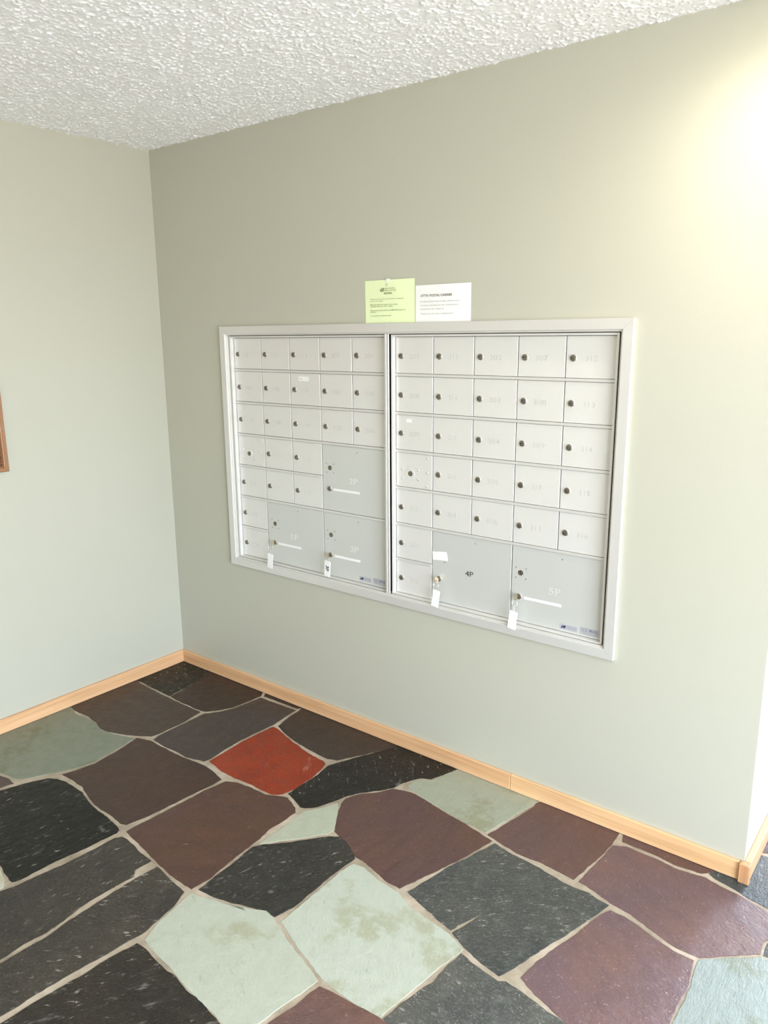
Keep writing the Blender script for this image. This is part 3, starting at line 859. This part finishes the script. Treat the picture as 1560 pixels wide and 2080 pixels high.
def lock_mesh():
    m = MB()
    m.cur = 1
    m.lathe([(0.0114, 0.0), (0.0114, 0.0008), (0.0102, 0.0018)], 22)  # bright ring painted in as the highlight around the lock
    m.cur = 0
    m.lathe([(0.0098, 0.0012), (0.0098, 0.0044), (0.0090, 0.0056), (0.0068, 0.0062), (0.0, 0.0064)], 22)
    m.cur = 2
    m.box((-0.0048, -0.0069, -0.0009), (0.0010, -0.0060, 0.0009))
    m.lathe([(0.0016, 0.0060), (0.0016, 0.0069)], 10, center=(-0.0026, 0, 0))
    return m.done('lock', M_LOCK, M_NICKEL, M_BLACK, smooth=True)


LOCK = lock_mesh()


def rivet_mesh():
    return MB().lathe([(0.0046, 0.0), (0.0044, 0.0014), (0.0034, 0.0026), (0.0018, 0.0033), (0.0, 0.0035)], 14).done('rivet', M_NICKEL, smooth=True)


RIVET = rivet_mesh()
SCREW = MB().lathe([(0.0022, 0.0), (0.0020, 0.0006), (0.0, 0.0008)], 10).done('screw', M_LOCK, smooth=True)


def arrow_lock_mesh():
    """the carrier's master lock: a pressed dish with a dark brass cylinder in it"""
    m = MB()
    m.cur = 0
    m.lathe([(0.0200, 0.0), (0.0195, 0.0010), (0.0175, 0.0013), (0.0150, 0.0004), (0.0110, 0.0004)], 26)
    m.cur = 1
    m.lathe([(0.0092, 0.0002), (0.0092, 0.0016), (0.0084, 0.0020), (0.0080, 0.0012), (0.0, 0.0012)], 22)
    m.cur = 2
    m.lathe([(0.0068, 0.0010), (0.0066, 0.0020), (0.0, 0.0021)], 18)
    m.cur = 1
    m.box((-0.0055, -0.0026, -0.0010), (0.0055, -0.0018, 0.0010))
    return m.done('master_lock', M_ALU, M_BLACK, M_BRASS, smooth=True)


ARROW = arrow_lock_mesh()


def core_mesh():
    m = MB()
    m.cur = 0
    m.lathe([(0.0092, 0.0), (0.0092, 0.0010), (0.0080, 0.0012), (0.0076, 0.0004)], 22)
    m.cur = 1
    m.lathe([(0.0072, 0.0002), (0.0070, 0.0012), (0.0, 0.0013)], 18)
    m.cur = 0
    m.box((-0.0011, -0.0020, -0.0050), (0.0011, -0.0012, 0.0050))
    return m.done('lock_core', M_BLACK, M_BRASS, smooth=True)


CORE = core_mesh()


def ring_mesh(xa, xb, za, zb, wl, wr, wt, wb, y0, y1, mat=None):
    """rectangular frame; the given sizes are its inner edges"""
    m = MB()
    m.box((xa - wl, y0, za - wb), (xa, y1, zb + wt))
    m.box((xb, y0, za - wb), (xb + wr, y1, zb + wt))
    m.box((xa, y0, zb), (xb, y1, zb + wt))
    m.box((xa, y0, za - wb), (xb, y1, za))
    return m.done('unit_frame', mat or M_ALU)


def unit(x0, pitch, label, numbers, rails, parcels, tall):
    """one five-column unit: numbers[col] lists (row, text)"""
    zb = ROW[6] - DH
    root = thing('mailbox_unit', (x0, YD, zb), label, 'mailboxes', 'mailbox units set into the wall')
    xa, xb = x0 - 0.0015, x0 + 5 * pitch + 0.0015
    link('unit_frame', ring_mesh(xa, xb, zb - 0.0015, TOP_Z + 0.0015, 0.007, 0.007, 0.0072, 0.005, 0.004, 0.0335), (0, 0, 0), root)
    link('gap_shade_ring', ring_mesh(xa - 0.0072, xb + 0.0072, zb - 0.0068, TOP_Z + 0.0089, 0.0035, 0.0035, 0.0030, 0.0005, 0.009, 0.0335, M_DARK), (0, 0, 0), root)  # added dark ring, painted shade for the gap behind the trim
    link('back_panel', MB().box((xa - 0.006, 0.0335, zb - 0.007), (xb + 0.006, 0.036, TOP_Z + 0.009)).done('back_panel', M_DARK), (0, 0, 0), root)
    small = door_mesh(pitch - 0.0034, DH, M_ALU)
    big = door_mesh(2 * pitch - 0.0034, PITCH_Z + DH, M_PARCEL)
    for r, c0, c1 in rails:            # rail below row r
        z1 = ROW[r] - DH - 0.0012
        z0 = ROW[r + 1] + 0.0012
        w = (c1 - c0) * pitch
        link('rail', MB().bbox((-0.001, 0.0165, z0 - z1), (w - 0.001, 0.033, 0), 0.0008).done('rail', M_TRIM), (x0 + c0 * pitch, 0, z1), root)
    doors = {}
    for c, col in enumerate(numbers):
        for r, txt in col:
            d = link('mailbox_door', small, (x0 + c * pitch + 0.0014, 0, ROW[r]), root)
            link('lock', LOCK, (x0 + c * pitch + 0.0252, YD, ROW[r] - DH / 2 - 0.003), d)
            n = link('number', text_mesh(txt, M_EMBOSS, 0.038 if '1' in txt else 0.046, 0.0170, 0.0006), (x0 + c * pitch + 0.085, YD, ROW[r] - DH / 2 - 0.004), d)
            n['label'] = 'stamped number ' + txt
            doors[txt] = d
    # master lock panel in the first column of the fourth row
    p = link('master_lock_panel', small, (x0 + 0.0014, 0, ROW[3]), root)
    p['label'] = 'riveted panel with the carrier lock'
    link('master_lock', ARROW, (x0 + 0.0672, YD, ROW[3] - 0.0764), p)
    for dx, dz in ((0.1426, 0.013), (0.030, 0.061), (0.030, 0.0965), (0.1024, 0.061), (0.1025, 0.095), (0.1423, 0.0655), (0.1419, 0.117)):
        link('rivet', RIVET, (x0 + dx, YD, ROW[3] - dz), p)
    for txt, c, r, dx, ink, strip in parcels:
        px, pz = x0 + c * pitch, ROW[r]
        d = link('parcel_door', big, (px + 0.0014, 0, pz), root)
        link('lock', LOCK, (px + dx, YD, pz - 0.180), d)
        sz = 0.016 if not ink else 0.0
        n = link('number', text_mesh(txt, M_INK if ink else M_STAMP_LIT, 0.034 if ink else 0.042, 0.0195 if ink else 0.0245, 0.0004 if ink else 0.0007, 0.0), (px + 0.164, YD, pz - 0.137), d)
        n['label'] = ('black printed ' if ink else 'stamped number ') + txt
        for sx in (-1, 1):
            for sy in (-1, 1):
                if ink and sx * sy > 0:
                    continue
                link('screw', SCREW, (px + dx + 0.004 + sx * 0.0192, YD, pz - 0.095 + sy * 0.0182), d)
        link('screw', SCREW, (px + 0.187, YD, pz - 0.020), d)
        if not ink:
            link('lock_core', CORE, (px + dx + 0.003, YD, pz - 0.094), d)
        if strip:
            s = link('label_strip', MB().bbox((0, YD - 0.0012, -0.0048), (0.139, YD, 0.0048), 0.0003).done('label_strip', M_WHITE), (px + dx + 0.0195, 0, pz - 0.1815), d)
        doors[txt] = d
    # postal decals on the lower right parcel door
    d = doors[parcels[-1][0]]
    qx, qz = x0 + 5 * pitch - 0.076, zb + 0.0065
    k = MB()
    k.box((0, YD - 0.0004, 0), (0.070, YD, 0.026))
    s = link('mail_decal', k.done('mail_decal', M_DECAL), (qx, 0, qz), d)
    s['label'] = 'silver decal reading U.S. MAIL'
    decal_text(d, 'U.S. MAIL', M_GREYBLUE, qx + 0.006, qz + 0.0125, 0.058, 0.0105, 0.014)
    decal_text(d, 'APPROVED BY THE POSTMASTER GENERAL', M_GREYBLUE, qx + 0.005, qz + 0.0078, 0.060, 0.0026, 0.0)
    decal_text(d, 'PROPERTY OF U.S. MAIL', M_GREYBLUE, qx + 0.011, qz + 0.0032, 0.048, 0.0024, 0.0)
    lx = qx - 0.072
    k = MB()
    k.box((0, YD - 0.0004, 0), (0.064, YD, 0.020))
    s = link('postal_decal', k.done('postal_decal', M_DECAL), (lx, 0, qz + 0.001), d)
    e = MB()                          # slanted navy emblem of two shapes
    for pts in (((0.005, 0.005), (0.0115, 0.005), (0.0120, 0.0145), (0.0095, 0.0150)), ((0.0135, 0.005), (0.0195, 0.0055), (0.0235, 0.0150), (0.0135, 0.0150))):
        n = len(pts)
        e.add([(x, YD - 0.0007, z) for x, z in pts] + [(x, YD - 0.0003, z) for x, z in pts],
              [tuple(range(n))] + [(i, (i + 1) % n, n + (i + 1) % n, n + i) for i in range(n)])
    link('emblem', e.done('emblem', M_BLUEINK), (lx, 0, qz + 0.001), d)
    decal_text(d, 'UNITED STATES', M_GREYBLUE, lx + 0.027, qz + 0.0125, 0.034, 0.0032, 0.0)
    decal_text(d, 'POSTAL SERVICE', M_GREYBLUE, lx + 0.027, qz + 0.0070, 0.034, 0.0032, 0.0)
    return root, doors


def decal_text(parent, txt, mat, x, z, w, h, bold):
    return link('lettering', text_mesh(txt, mat, w, h, 0.00025, bold, 'LEFT'), (x, YD - 0.0005, z), parent)


def seq(rows, start):
    return [(r, str(start + i)) for i, r in enumerate(rows)]


C1 = [0, 1, 2, 4, 5, 6]
C5 = [0, 1, 2, 3, 4]
XL, PL = 0.4795, 0.1685
XR, PR = 1.3645, 0.1680
left, dl = unit(XL, PL, 'left mailbox unit with doors 101 to 206 and parcel lockers 1P, 2P, 3P',
                [seq(C1, 101), seq(C5, 107), seq(C5, 112), seq([0, 1, 2], 201), seq([0, 1, 2], 204)],
                [(0, 0, 5), (1, 0, 5), (2, 0, 5), (3, 0, 3), (4, 0, 5), (5, 0, 1)],
                [('2P', 3, 3, 0.0385, False, True), ('1P', 1, 5, 0.0425, False, True), ('3P', 3, 5, 0.0365, False, True)], None)
right, dr = unit(XR, PR, 'right mailbox unit with doors 207 to 316 and parcel lockers 4P and 5P',
                 [seq(C1, 207), seq([0, 1, 2, 3], 213) + [(4, '301')], seq(C5, 302), seq(C5, 307), seq(C5, 312)],
                 [(0, 0, 5), (1, 0, 5), (2, 0, 5), (3, 0, 5), (4, 0, 5), (5, 0, 1)],
                 [('4P', 1, 5, 0.0325, True, False), ('5P', 3, 5, 0.0320, False, True)], None)

# small stickers on single doors
s = link('name_sticker', MB().box((0, YD - 0.0006, 0), (0.057, YD, 0.0185)).done('name_sticker', M_WHITE), (XL + 2 * PL + 0.049, 0, ROW[1] - 0.0315), dl['113'])
link('lettering', text_mesh('113', M_GREYINK, 0.014, 0.007, 0.0002, 0.0, 'LEFT'), (XL + 2 * PL + 0.054, YD - 0.0006, ROW[1] - 0.026), dl['113'])
s = link('sticker_residue', MB().box((0, YD - 0.0003, 0), (0.024, YD, 0.013)).done('sticker_residue', M_WHITE), (XR + 0.049, 0, ROW[2] - 0.026), dr['209'])
m = MB()                              # crooked white card taped over the lock hole of 4P
pts = [(0.0, 0.0), (0.0655, 0.0062), (0.0592, 0.0385), (-0.0028, 0.0318)]
m.add([(x, YD - 0.0022, z) for x, z in pts] + [(x, YD, z) for x, z in pts], [(0, 1, 2, 3), (0, 1, 5, 4), (1, 2, 6, 5), (2, 3, 7, 6), (3, 0, 4, 7)])
s = link('patch_card', m.done('patch_card', M_WHITE), (XR + PR + 0.0045, 0, ROW[5] - 0.1105), dr['4P'])
s['label'] = 'crooked white card stuck over the lock hole'

# ------------------------------------------------------------------ aluminium surround
OX0, OX1, OZ0, OZ1 = 0.4285, 2.2605, 0.6007, 1.6690
surround = thing('mailbox_surround', ((OX0 + OX1) / 2, 0, OZ0), 'wide aluminium trim frame around both mailbox units', 'frame')
PROF = [(0.0, -0.0003), (0.0, -0.0138), (0.0012, -0.015), (0.0314, -0.015), (0.0325, -0.0140), (0.0325, -0.007), (0.0385, -0.007), (0.0385, -0.0003), (0.036, -0.0003)]


def trim(name, a, b_, inward, mitre_a, mitre_b):
    """profile swept from A to B on the wall; INWARD points to the mailboxes"""
    a, b_, inward = Vector(a), Vector(b_), Vector(inward)
    d = (b_ - a).normalized()
    vs = []
    for end, mit, sg in ((a, mitre_a, 1), (b_, mitre_b, -1)):
        for u, y in PROF:
            p = end + inward * u + d * sg * (u if mit else 0.0) + d * sg * 0.00022
            vs.append((p.x, y, p.y))
    n = len(PROF)
    fs = [tuple(range(n)), tuple(n + i for i in range(n))[::-1]]
    for i in range(n):
        j = (i + 1) % n
        fs.append((i, j, n + j, n + i))
    m_ = MB().add(vs, fs)
    link(name, m_.done(name, M_TRIM), (0, 0, 0), surround)


JX = 1.3405
trim('trim_top', (OX0, OZ1), (JX, OZ1), (0, -1), True, False)
trim('trim_top', (JX, OZ1), (OX1, OZ1), (0, -1), False, True)
trim('trim_bottom', (OX0, OZ0), (JX, OZ0), (0, 1), True, False)
trim('trim_bottom', (JX, OZ0), (OX1, OZ0), (0, 1), False, True)
trim('trim_side', (OX0, OZ0), (OX0, OZ1), (1, 0), True, True)
trim('trim_side', (OX1, OZ0), (OX1, OZ1), (-1, 0), True, True)
mz0, mz1 = OZ0 + 0.0388, OZ1 - 0.0388
link('mullion', MB().bbox((1.3342, -0.0070, mz0), (1.3420, -0.0003, mz1), 0.0008).bbox((1.3436, -0.0055, mz0), (1.3518, -0.0003, mz1), 0.0008).done('mullion', M_TRIM), (0, 0, 0), surround)

# ------------------------------------------------------------------ keys left in the parcel lockers
RING = MB().torus(0.0092, 0.0009, Matrix.Rotation(math.radians(72), 4, 'X'), 24, 8).done('key_ring', M_NICKEL, smooth=True)


def key_mesh():
    m_ = MB()
    m_.box((-0.0010, -0.004, -0.0042), (0.0010, -0.0013, 0.0042))
    n = 18                              # flat round bow with a hole
    vs, fs = [], []
    for sx in (-0.0011, 0.0011):
        for R_ in (0.0105, 0.0036):
            for k in range(n):
                a = 2 * PI * k / n
                vs.append((sx, -0.0125 + R_ * math.cos(a) + (0 if R_ > 0.005 else -0.004), R_ * 1.1 * math.sin(a) - 0.0 - (0 if R_ > 0.005 else 0.003)))
    for k in range(n):
        j = (k + 1) % n
        fs += [(k, j, n + j, n + k), (2 * n + k, 2 * n + j, 3 * n + j, 3 * n + k), (k, j, 2 * n + j, 2 * n + k), (n + k, n + j, 3 * n + j, 3 * n + k)]
    m_.add(vs, fs)
    return m_.done('key', M_KEY)


KEY = key_mesh()


def tag_mesh():
    m_ = MB()
    w, h, t = 0.0155, 0.067, 0.0011
    front = []
    for x, z in ((-w + 0.001, 0.0), (w - 0.001, -0.001), (w, -0.003), (w - 0.0008, -h * 0.45), (w - 0.0004, -h + 0.003), (w - 0.0015, -h), (-w, -h + 0.001), (-w - 0.0006, -h + 0.004), (-w + 0.0004, -h * 0.45), (-w, -0.002)):
        front.append((x, z))
    n = len(front)
    m_.add([(x, -t, z) for x, z in front] + [(x, t, z) for x, z in front],
           [tuple(range(n)), tuple(n + i for i in range(n))[::-1]] + [(i, (i + 1) % n, n + (i + 1) % n, n + i) for i in range(n)])
    return m_.done('key_tag', M_TAG)


TAG = tag_mesh()


def key_set(lx, lz, tx, tz, tilt, lean, label, writing=None):
    root = thing('key_with_tag', (lx, 0.0, tz - 0.067), label, 'key', 'keys left in the parcel lockers')
    link('key', KEY, (lx, 0.0155, lz), root, (0, math.radians(tilt * 2), 0))
    rz = lz - 0.0165
    link('key_ring', RING, ((lx + tx) / 2 - 0.001, -0.010, rz), root, (0, 0, math.radians(20)))
    cl = MB().tube([((lx + tx) / 2 - 0.001, -0.014, rz - 0.0085), ((lx + tx) / 2, -0.0175, (rz - 0.0085 + tz) / 2), (tx, -0.0185, tz - 0.004)], 0.0016)
    link('clip', cl.done('clip', M_NICKEL, smooth=True), (0, 0, 0), root)
    t_ = link('tag', TAG, (tx, -0.0185, tz), root, (0, math.radians(lean), 0))
    if writing:
        o_ = bpy.data.objects.new('handwriting', text_mesh(writing, M_INK, None, 0.016, 0.0004, 0.02))
        C.objects.link(o_)
        o_.parent = t_
        o_.location = (0, -0.0012, -0.032)
        o_.rotation_euler = (0, PI / 2, 0)
        o_['label'] = 'black handwriting'


key_set(XL + PL + 0.0425, ROW[5] - 0.180, 0.6985, 0.6935, 0, 6.0, 'brass key with blank white tag hanging from parcel locker 1P')
key_set(XL + 3 * PL + 0.0365, ROW[5] - 0.180, 1.0385, 0.7200, 8, 5.0, 'key whose white tag bears black handwriting, in parcel locker 3P', '3P')
key_set(XR + PR + 0.0325, ROW[5] - 0.180, 1.5805, 0.7040, -10, 7.0, 'key with plain white tag hanging from parcel locker 4P')
key_set(XR + 3 * PR + 0.0320, ROW[5] - 0.180, 1.9035, 0.6925, 5, 7.0, 'key with white tag in parcel locker 5P, rightmost of the keys')

# ------------------------------------------------------------------ paper notices standing on the trim


def paper(name, x0, x1, z0, z1, mat, label, skew=0.0):
    root = thing(name, (x0, -0.002, z0), label, 'notice', 'paper notices above the mailboxes')
    n = 8
    vs, fs = [], []
    for t_ in (0.0, 0.0005):
        for j in range(2):
            for i in range(n + 1):
                u = i / n
                bow = 0.0025 * math.sin(PI * u) + 0.0015 * u
                vs.append((x0 + (x1 - x0) * u + skew * j, -0.0012 - bow * (0.4 + 0.6 * j) + t_, (z0, z1)[j]))
    k = n + 1
    for i in range(n):
        fs += [(i, i + 1, k + i + 1, k + i), (2 * k + i, 2 * k + i + 1, 3 * k + i + 1, 3 * k + i), (i, i + 1, 2 * k + i + 1, 2 * k + i), (k + i, k + i + 1, 3 * k + i + 1, 3 * k + i)]
    fs += [(0, k, 3 * k, 2 * k), (n, k + n, 3 * k + n, 2 * k + n)]
    link('sheet', MB().add(vs, fs).done('sheet', mat), (0, 0, 0), root)
    return root


def line(root, txt, mat, x, z, w, h, bold=0.0, y=-0.0062):
    link('lettering', text_mesh(txt, mat, w, h, 0.0002, bold, 'LEFT'), (x, y, z), root)


g = paper('green_notice', 1.2425, 1.4680, 1.6695, 1.8195, M_GREENPAPER, 'pale green NOTICE sheet standing on the mailbox trim', -0.001)
gx, gz = 1.2425, 1.8195
sx, sz = 0.002217 / 15.6, 0.0017 / 15.6


def gl(txt, zx0, zx1, zy, h, bold=0.0):
    top = 78 - 62 * ((zx0 + zx1) / 2 / 1530)
    line(g, txt, M_GREENINK, gx + 0.0066 + zx0 * sx, gz - (zy - top) * sz - h * 0.3, (zx1 - zx0) * sx, h, bold)


gl('ASSOCIATED', 610, 940, 330, 0.0042)
gl('REAL ESTATE', 610, 980, 395, 0.0042)
gl('NOTICE', 595, 850, 490, 0.0062, 0.02)
gl('Mail boxes must have the name of the person receiving mail', 145, 1210, 660, 0.0034)
gl('listed on the mailbox', 145, 570, 735, 0.0034)
gl('Mail will be returned to sender unless a mailbox', 145, 1030, 845, 0.0038, 0.01)
gl('is labeled with your APT number', 145, 880, 905, 0.0036, 0.01)
gl('Please contact the office and fill out a NAME CARD request to be', 145, 1270, 1025, 0.0038, 0.01)
gl('provided to', 145, 345, 1095, 0.0036, 0.01)
gl('Your cooperation is greatly appreciated', 150, 820, 1205, 0.0036, 0.01)
e = MB()
ex, ez = gx + 0.0066 + 470 * sx, gz - (425 - 55) * sz
for pts in (((0, 0), (0.0035, 0), (0.0065, 0.0095), (0.003, 0.0095)), ((0.0045, 0.0), (0.0150, 0.0), (0.0155, 0.0025), (0.0052, 0.0025)), ((0.0130, 0.002), (0.0155, 0.002), (0.0172, 0.0125), (0.0150, 0.0125)), ((0.0065, 0.0105), (0.0172, 0.0110), (0.0172, 0.0125), (0.0060, 0.0120)), ((0.008, 0.004), (0.012, 0.004), (0.0125, 0.0085), (0.0085, 0.0085))):
    n = len(pts)
    e.add([(x, 0, z) for x, z in pts] + [(x, 0.0002, z) for x, z in pts], [tuple(range(n))] + [(i, (i + 1) % n, n + (i + 1) % n, n + i) for i in range(n)])
link('emblem', e.done('emblem', M_GREENINK), (ex, -0.0063, ez), g)
link('tape', MB().box((0, -0.0068, 0), (0.017, -0.0062, 0.014)).done('tape', M_TAPE), (gx + 0.1005, 0, gz - 0.0105), g)
link('pencil_mark', MB().box((-0.0012, -0.0064, -0.006), (0.0012, -0.0062, 0.006)).done('pencil_mark', M_GREYINK), (gx + 0.103, 0, gz - 0.0175), g, (0, math.radians(38), 0))

w_ = paper('white_notice', 1.4700, 1.6985, 1.6695, 1.7940, M_WHITEPAPER, 'white sheet headed ATTN: POSTAL CARRIER standing on the mailbox trim', 0.0)
wx, wz = 1.4700, 1.7940
s2x, s2z = 0.00202 / 13.565, 0.00158 / 13.565


def wl(txt, zx0, zx1, zy, h, mat, bold=0.0):
    top = 140 - 105 * ((zx0 + zx1) / 2 / 1530)
    line(w_, txt, mat, wx + zx0 * s2x, wz - (zy - top) * s2z - h * 0.5, (zx1 - zx0) * s2x, h, bold)


wl('ATTN: POSTAL CARRIER', 170, 1050, 405, 0.0078, M_BROWNINK, 0.012)
wl('If a parcel box has no key, please leave', 170, 1250, 565, 0.0058, M_GREYINK)
wl('the box unlocked so the maintenance', 170, 1225, 675, 0.0058, M_GREYINK)
wl('technician can repair it.', 170, 825, 795, 0.0058, M_GREYINK)
wl('Thank you for your cooperation!', 170, 1090, 925, 0.0058, M_GREYINK)

# ------------------------------------------------------------------ framed letter board at the left edge
BY1, BZ0 = -0.7905, 1.1010
BY0, BZ1 = BY1 - 0.62, BZ0 + 0.78
br = thing('directory_board', (0, (BY0 + BY1) / 2, BZ0), 'oak framed brown board hanging on the left wall', 'board')
k = Nodes('brown_ribbed_board', 0.55)
M_RIB = k.out(k.ramp(k.noise(k.pos((60, 2, 60)), 1.0, 4), [(0.3, (0.12, 0.052, 0.022)), (0.7, (0.27, 0.13, 0.055))]))
M_FRAME_Z = m_oak('z', (0.46, 0.37, 0.31))
M_FRAME_Y = m_oak('y', (0.46, 0.37, 0.31))


def fr(name, a, b_, inward, mat):
    """picture-frame moulding swept on the wall x = 0 with mitred ends"""
    prof = [(0, 0.0005), (0, 0.016), (0.003, 0.0195), (0.014, 0.0195), (0.0175, 0.022), (0.0205, 0.021), (0.0235, 0.012), (0.0235, 0.0005)]
    a, b_, inward = Vector(a), Vector(b_), Vector(inward)
    d = (b_ - a).normalized()
    vs = []
    for end, sg in ((a, 1), (b_, -1)):
        for u, x in prof:
            p_ = end + inward * u + d * sg * u
            vs.append((x, p_.x, p_.y))
    n_ = len(prof)
    fs = [tuple(range(n_)), tuple(n_ + i for i in range(n_))[::-1]] + [(i, (i + 1) % n_, n_ + (i + 1) % n_, n_ + i) for i in range(n_)]
    link(name, MB().add(vs, fs).done(name, mat), (0, 0, 0), br)


fr('frame_stile', (BY1, BZ0), (BY1, BZ1), (-1, 0), M_FRAME_Z)
fr('frame_stile', (BY0, BZ0), (BY0, BZ1), (1, 0), M_FRAME_Z)
fr('frame_rail', (BY0, BZ0), (BY1, BZ0), (0, 1), M_FRAME_Y)
fr('frame_rail', (BY0, BZ1), (BY1, BZ1), (0, -1), M_FRAME_Y)
m = MB()
nr = 90
za, zb_ = BZ0 + 0.0225, BZ1 - 0.0225
for i in range(nr):
    z_ = za + (zb_ - za) * i / nr
    dz_ = (zb_ - za) / nr
    m.add([(0.009, BY0 + 0.0225, z_), (0.009, BY1 - 0.0225, z_), (0.0125, BY1 - 0.0225, z_ + dz_ * 0.3), (0.0125, BY0 + 0.0225, z_ + dz_ * 0.3),
           (0.0125, BY1 - 0.0225, z_ + dz_ * 0.75), (0.0125, BY0 + 0.0225, z_ + dz_ * 0.75), (0.009, BY1 - 0.0225, z_ + dz_), (0.009, BY0 + 0.0225, z_ + dz_)],
          [(0, 1, 2, 3), (3, 2, 4, 5), (5, 4, 6, 7)])
m.box((0.0006, BY0 + 0.0225, za), (0.0085, BY1 - 0.0225, zb_))
link('ribbed_panel', m.done('ribbed_panel', M_RIB), (0, 0, 0), br)

# ------------------------------------------------------------------ recessed ceiling lamp just outside the frame
LX, LY = 2.67, -0.30
lamp = thing('recessed_downlight', (LX, LY, H), 'round recessed ceiling downlight near the mailbox wall', 'lamp')
k = Nodes('lamp_glass', 0.4, 0.0, (0.9, 0.85, 0.75))
k.p.inputs['Emission Color'].default_value = (1.0, 0.80, 0.55, 1)
k.p.inputs['Emission Strength'].default_value = 12.0
link('trim_ring', MB().lathe([(0.085, -0.0005), (0.085, -0.006), (0.068, -0.010), (0.066, -0.0005)], 32, 'z', (0, 0, 0)).done('trim_ring', M_WHITE, smooth=True), (LX, LY, H), lamp)
link('lens', MB().lathe([(0.066, -0.004), (0.045, -0.009), (0.0, -0.010)], 32, 'z').done('lens', k.m, smooth=True), (LX, LY, H), lamp)
sd = bpy.data.lights.new('downlight_beam', 'SPOT')
sd.energy = 9
sd.color = (1.0, 0.91, 0.79)
sd.spot_size = math.radians(165)
sd.spot_blend = 1.0
sd.shadow_soft_size = 0.05
so = bpy.data.objects.new('downlight_beam', sd)
C.objects.link(so)
so.parent = lamp
so.location = (0, 0, -0.03)

# unseen dome lamp, added to brighten the ceiling and upper walls
GX, GY = 2.0, -2.15
dome = thing('added_fill_lamp', (GX, GY, H), 'added unseen dome lamp that brightens the ceiling and walls', 'lamp')
link('fill_lamp_base', MB().lathe([(0.15, -0.0005), (0.15, -0.02), (0.14, -0.022), (0.0, -0.022)], 32, 'z').done('fill_lamp_base', M_WHITE, smooth=True), (GX, GY, H), dome)
k = Nodes('fill_lamp_glow', 0.3, 0.0, (0.95, 0.93, 0.88))
k.p.inputs['Emission Color'].default_value = (1.0, 0.81, 0.58, 1)
k.p.inputs['Emission Strength'].default_value = 8.0
link('fill_lamp_dome', MB().lathe([(0.138, -0.022), (0.132, -0.055), (0.105, -0.09), (0.06, -0.108), (0.0, -0.113)], 32, 'z').done('fill_lamp_dome', k.m, smooth=True), (GX, GY, H), dome)
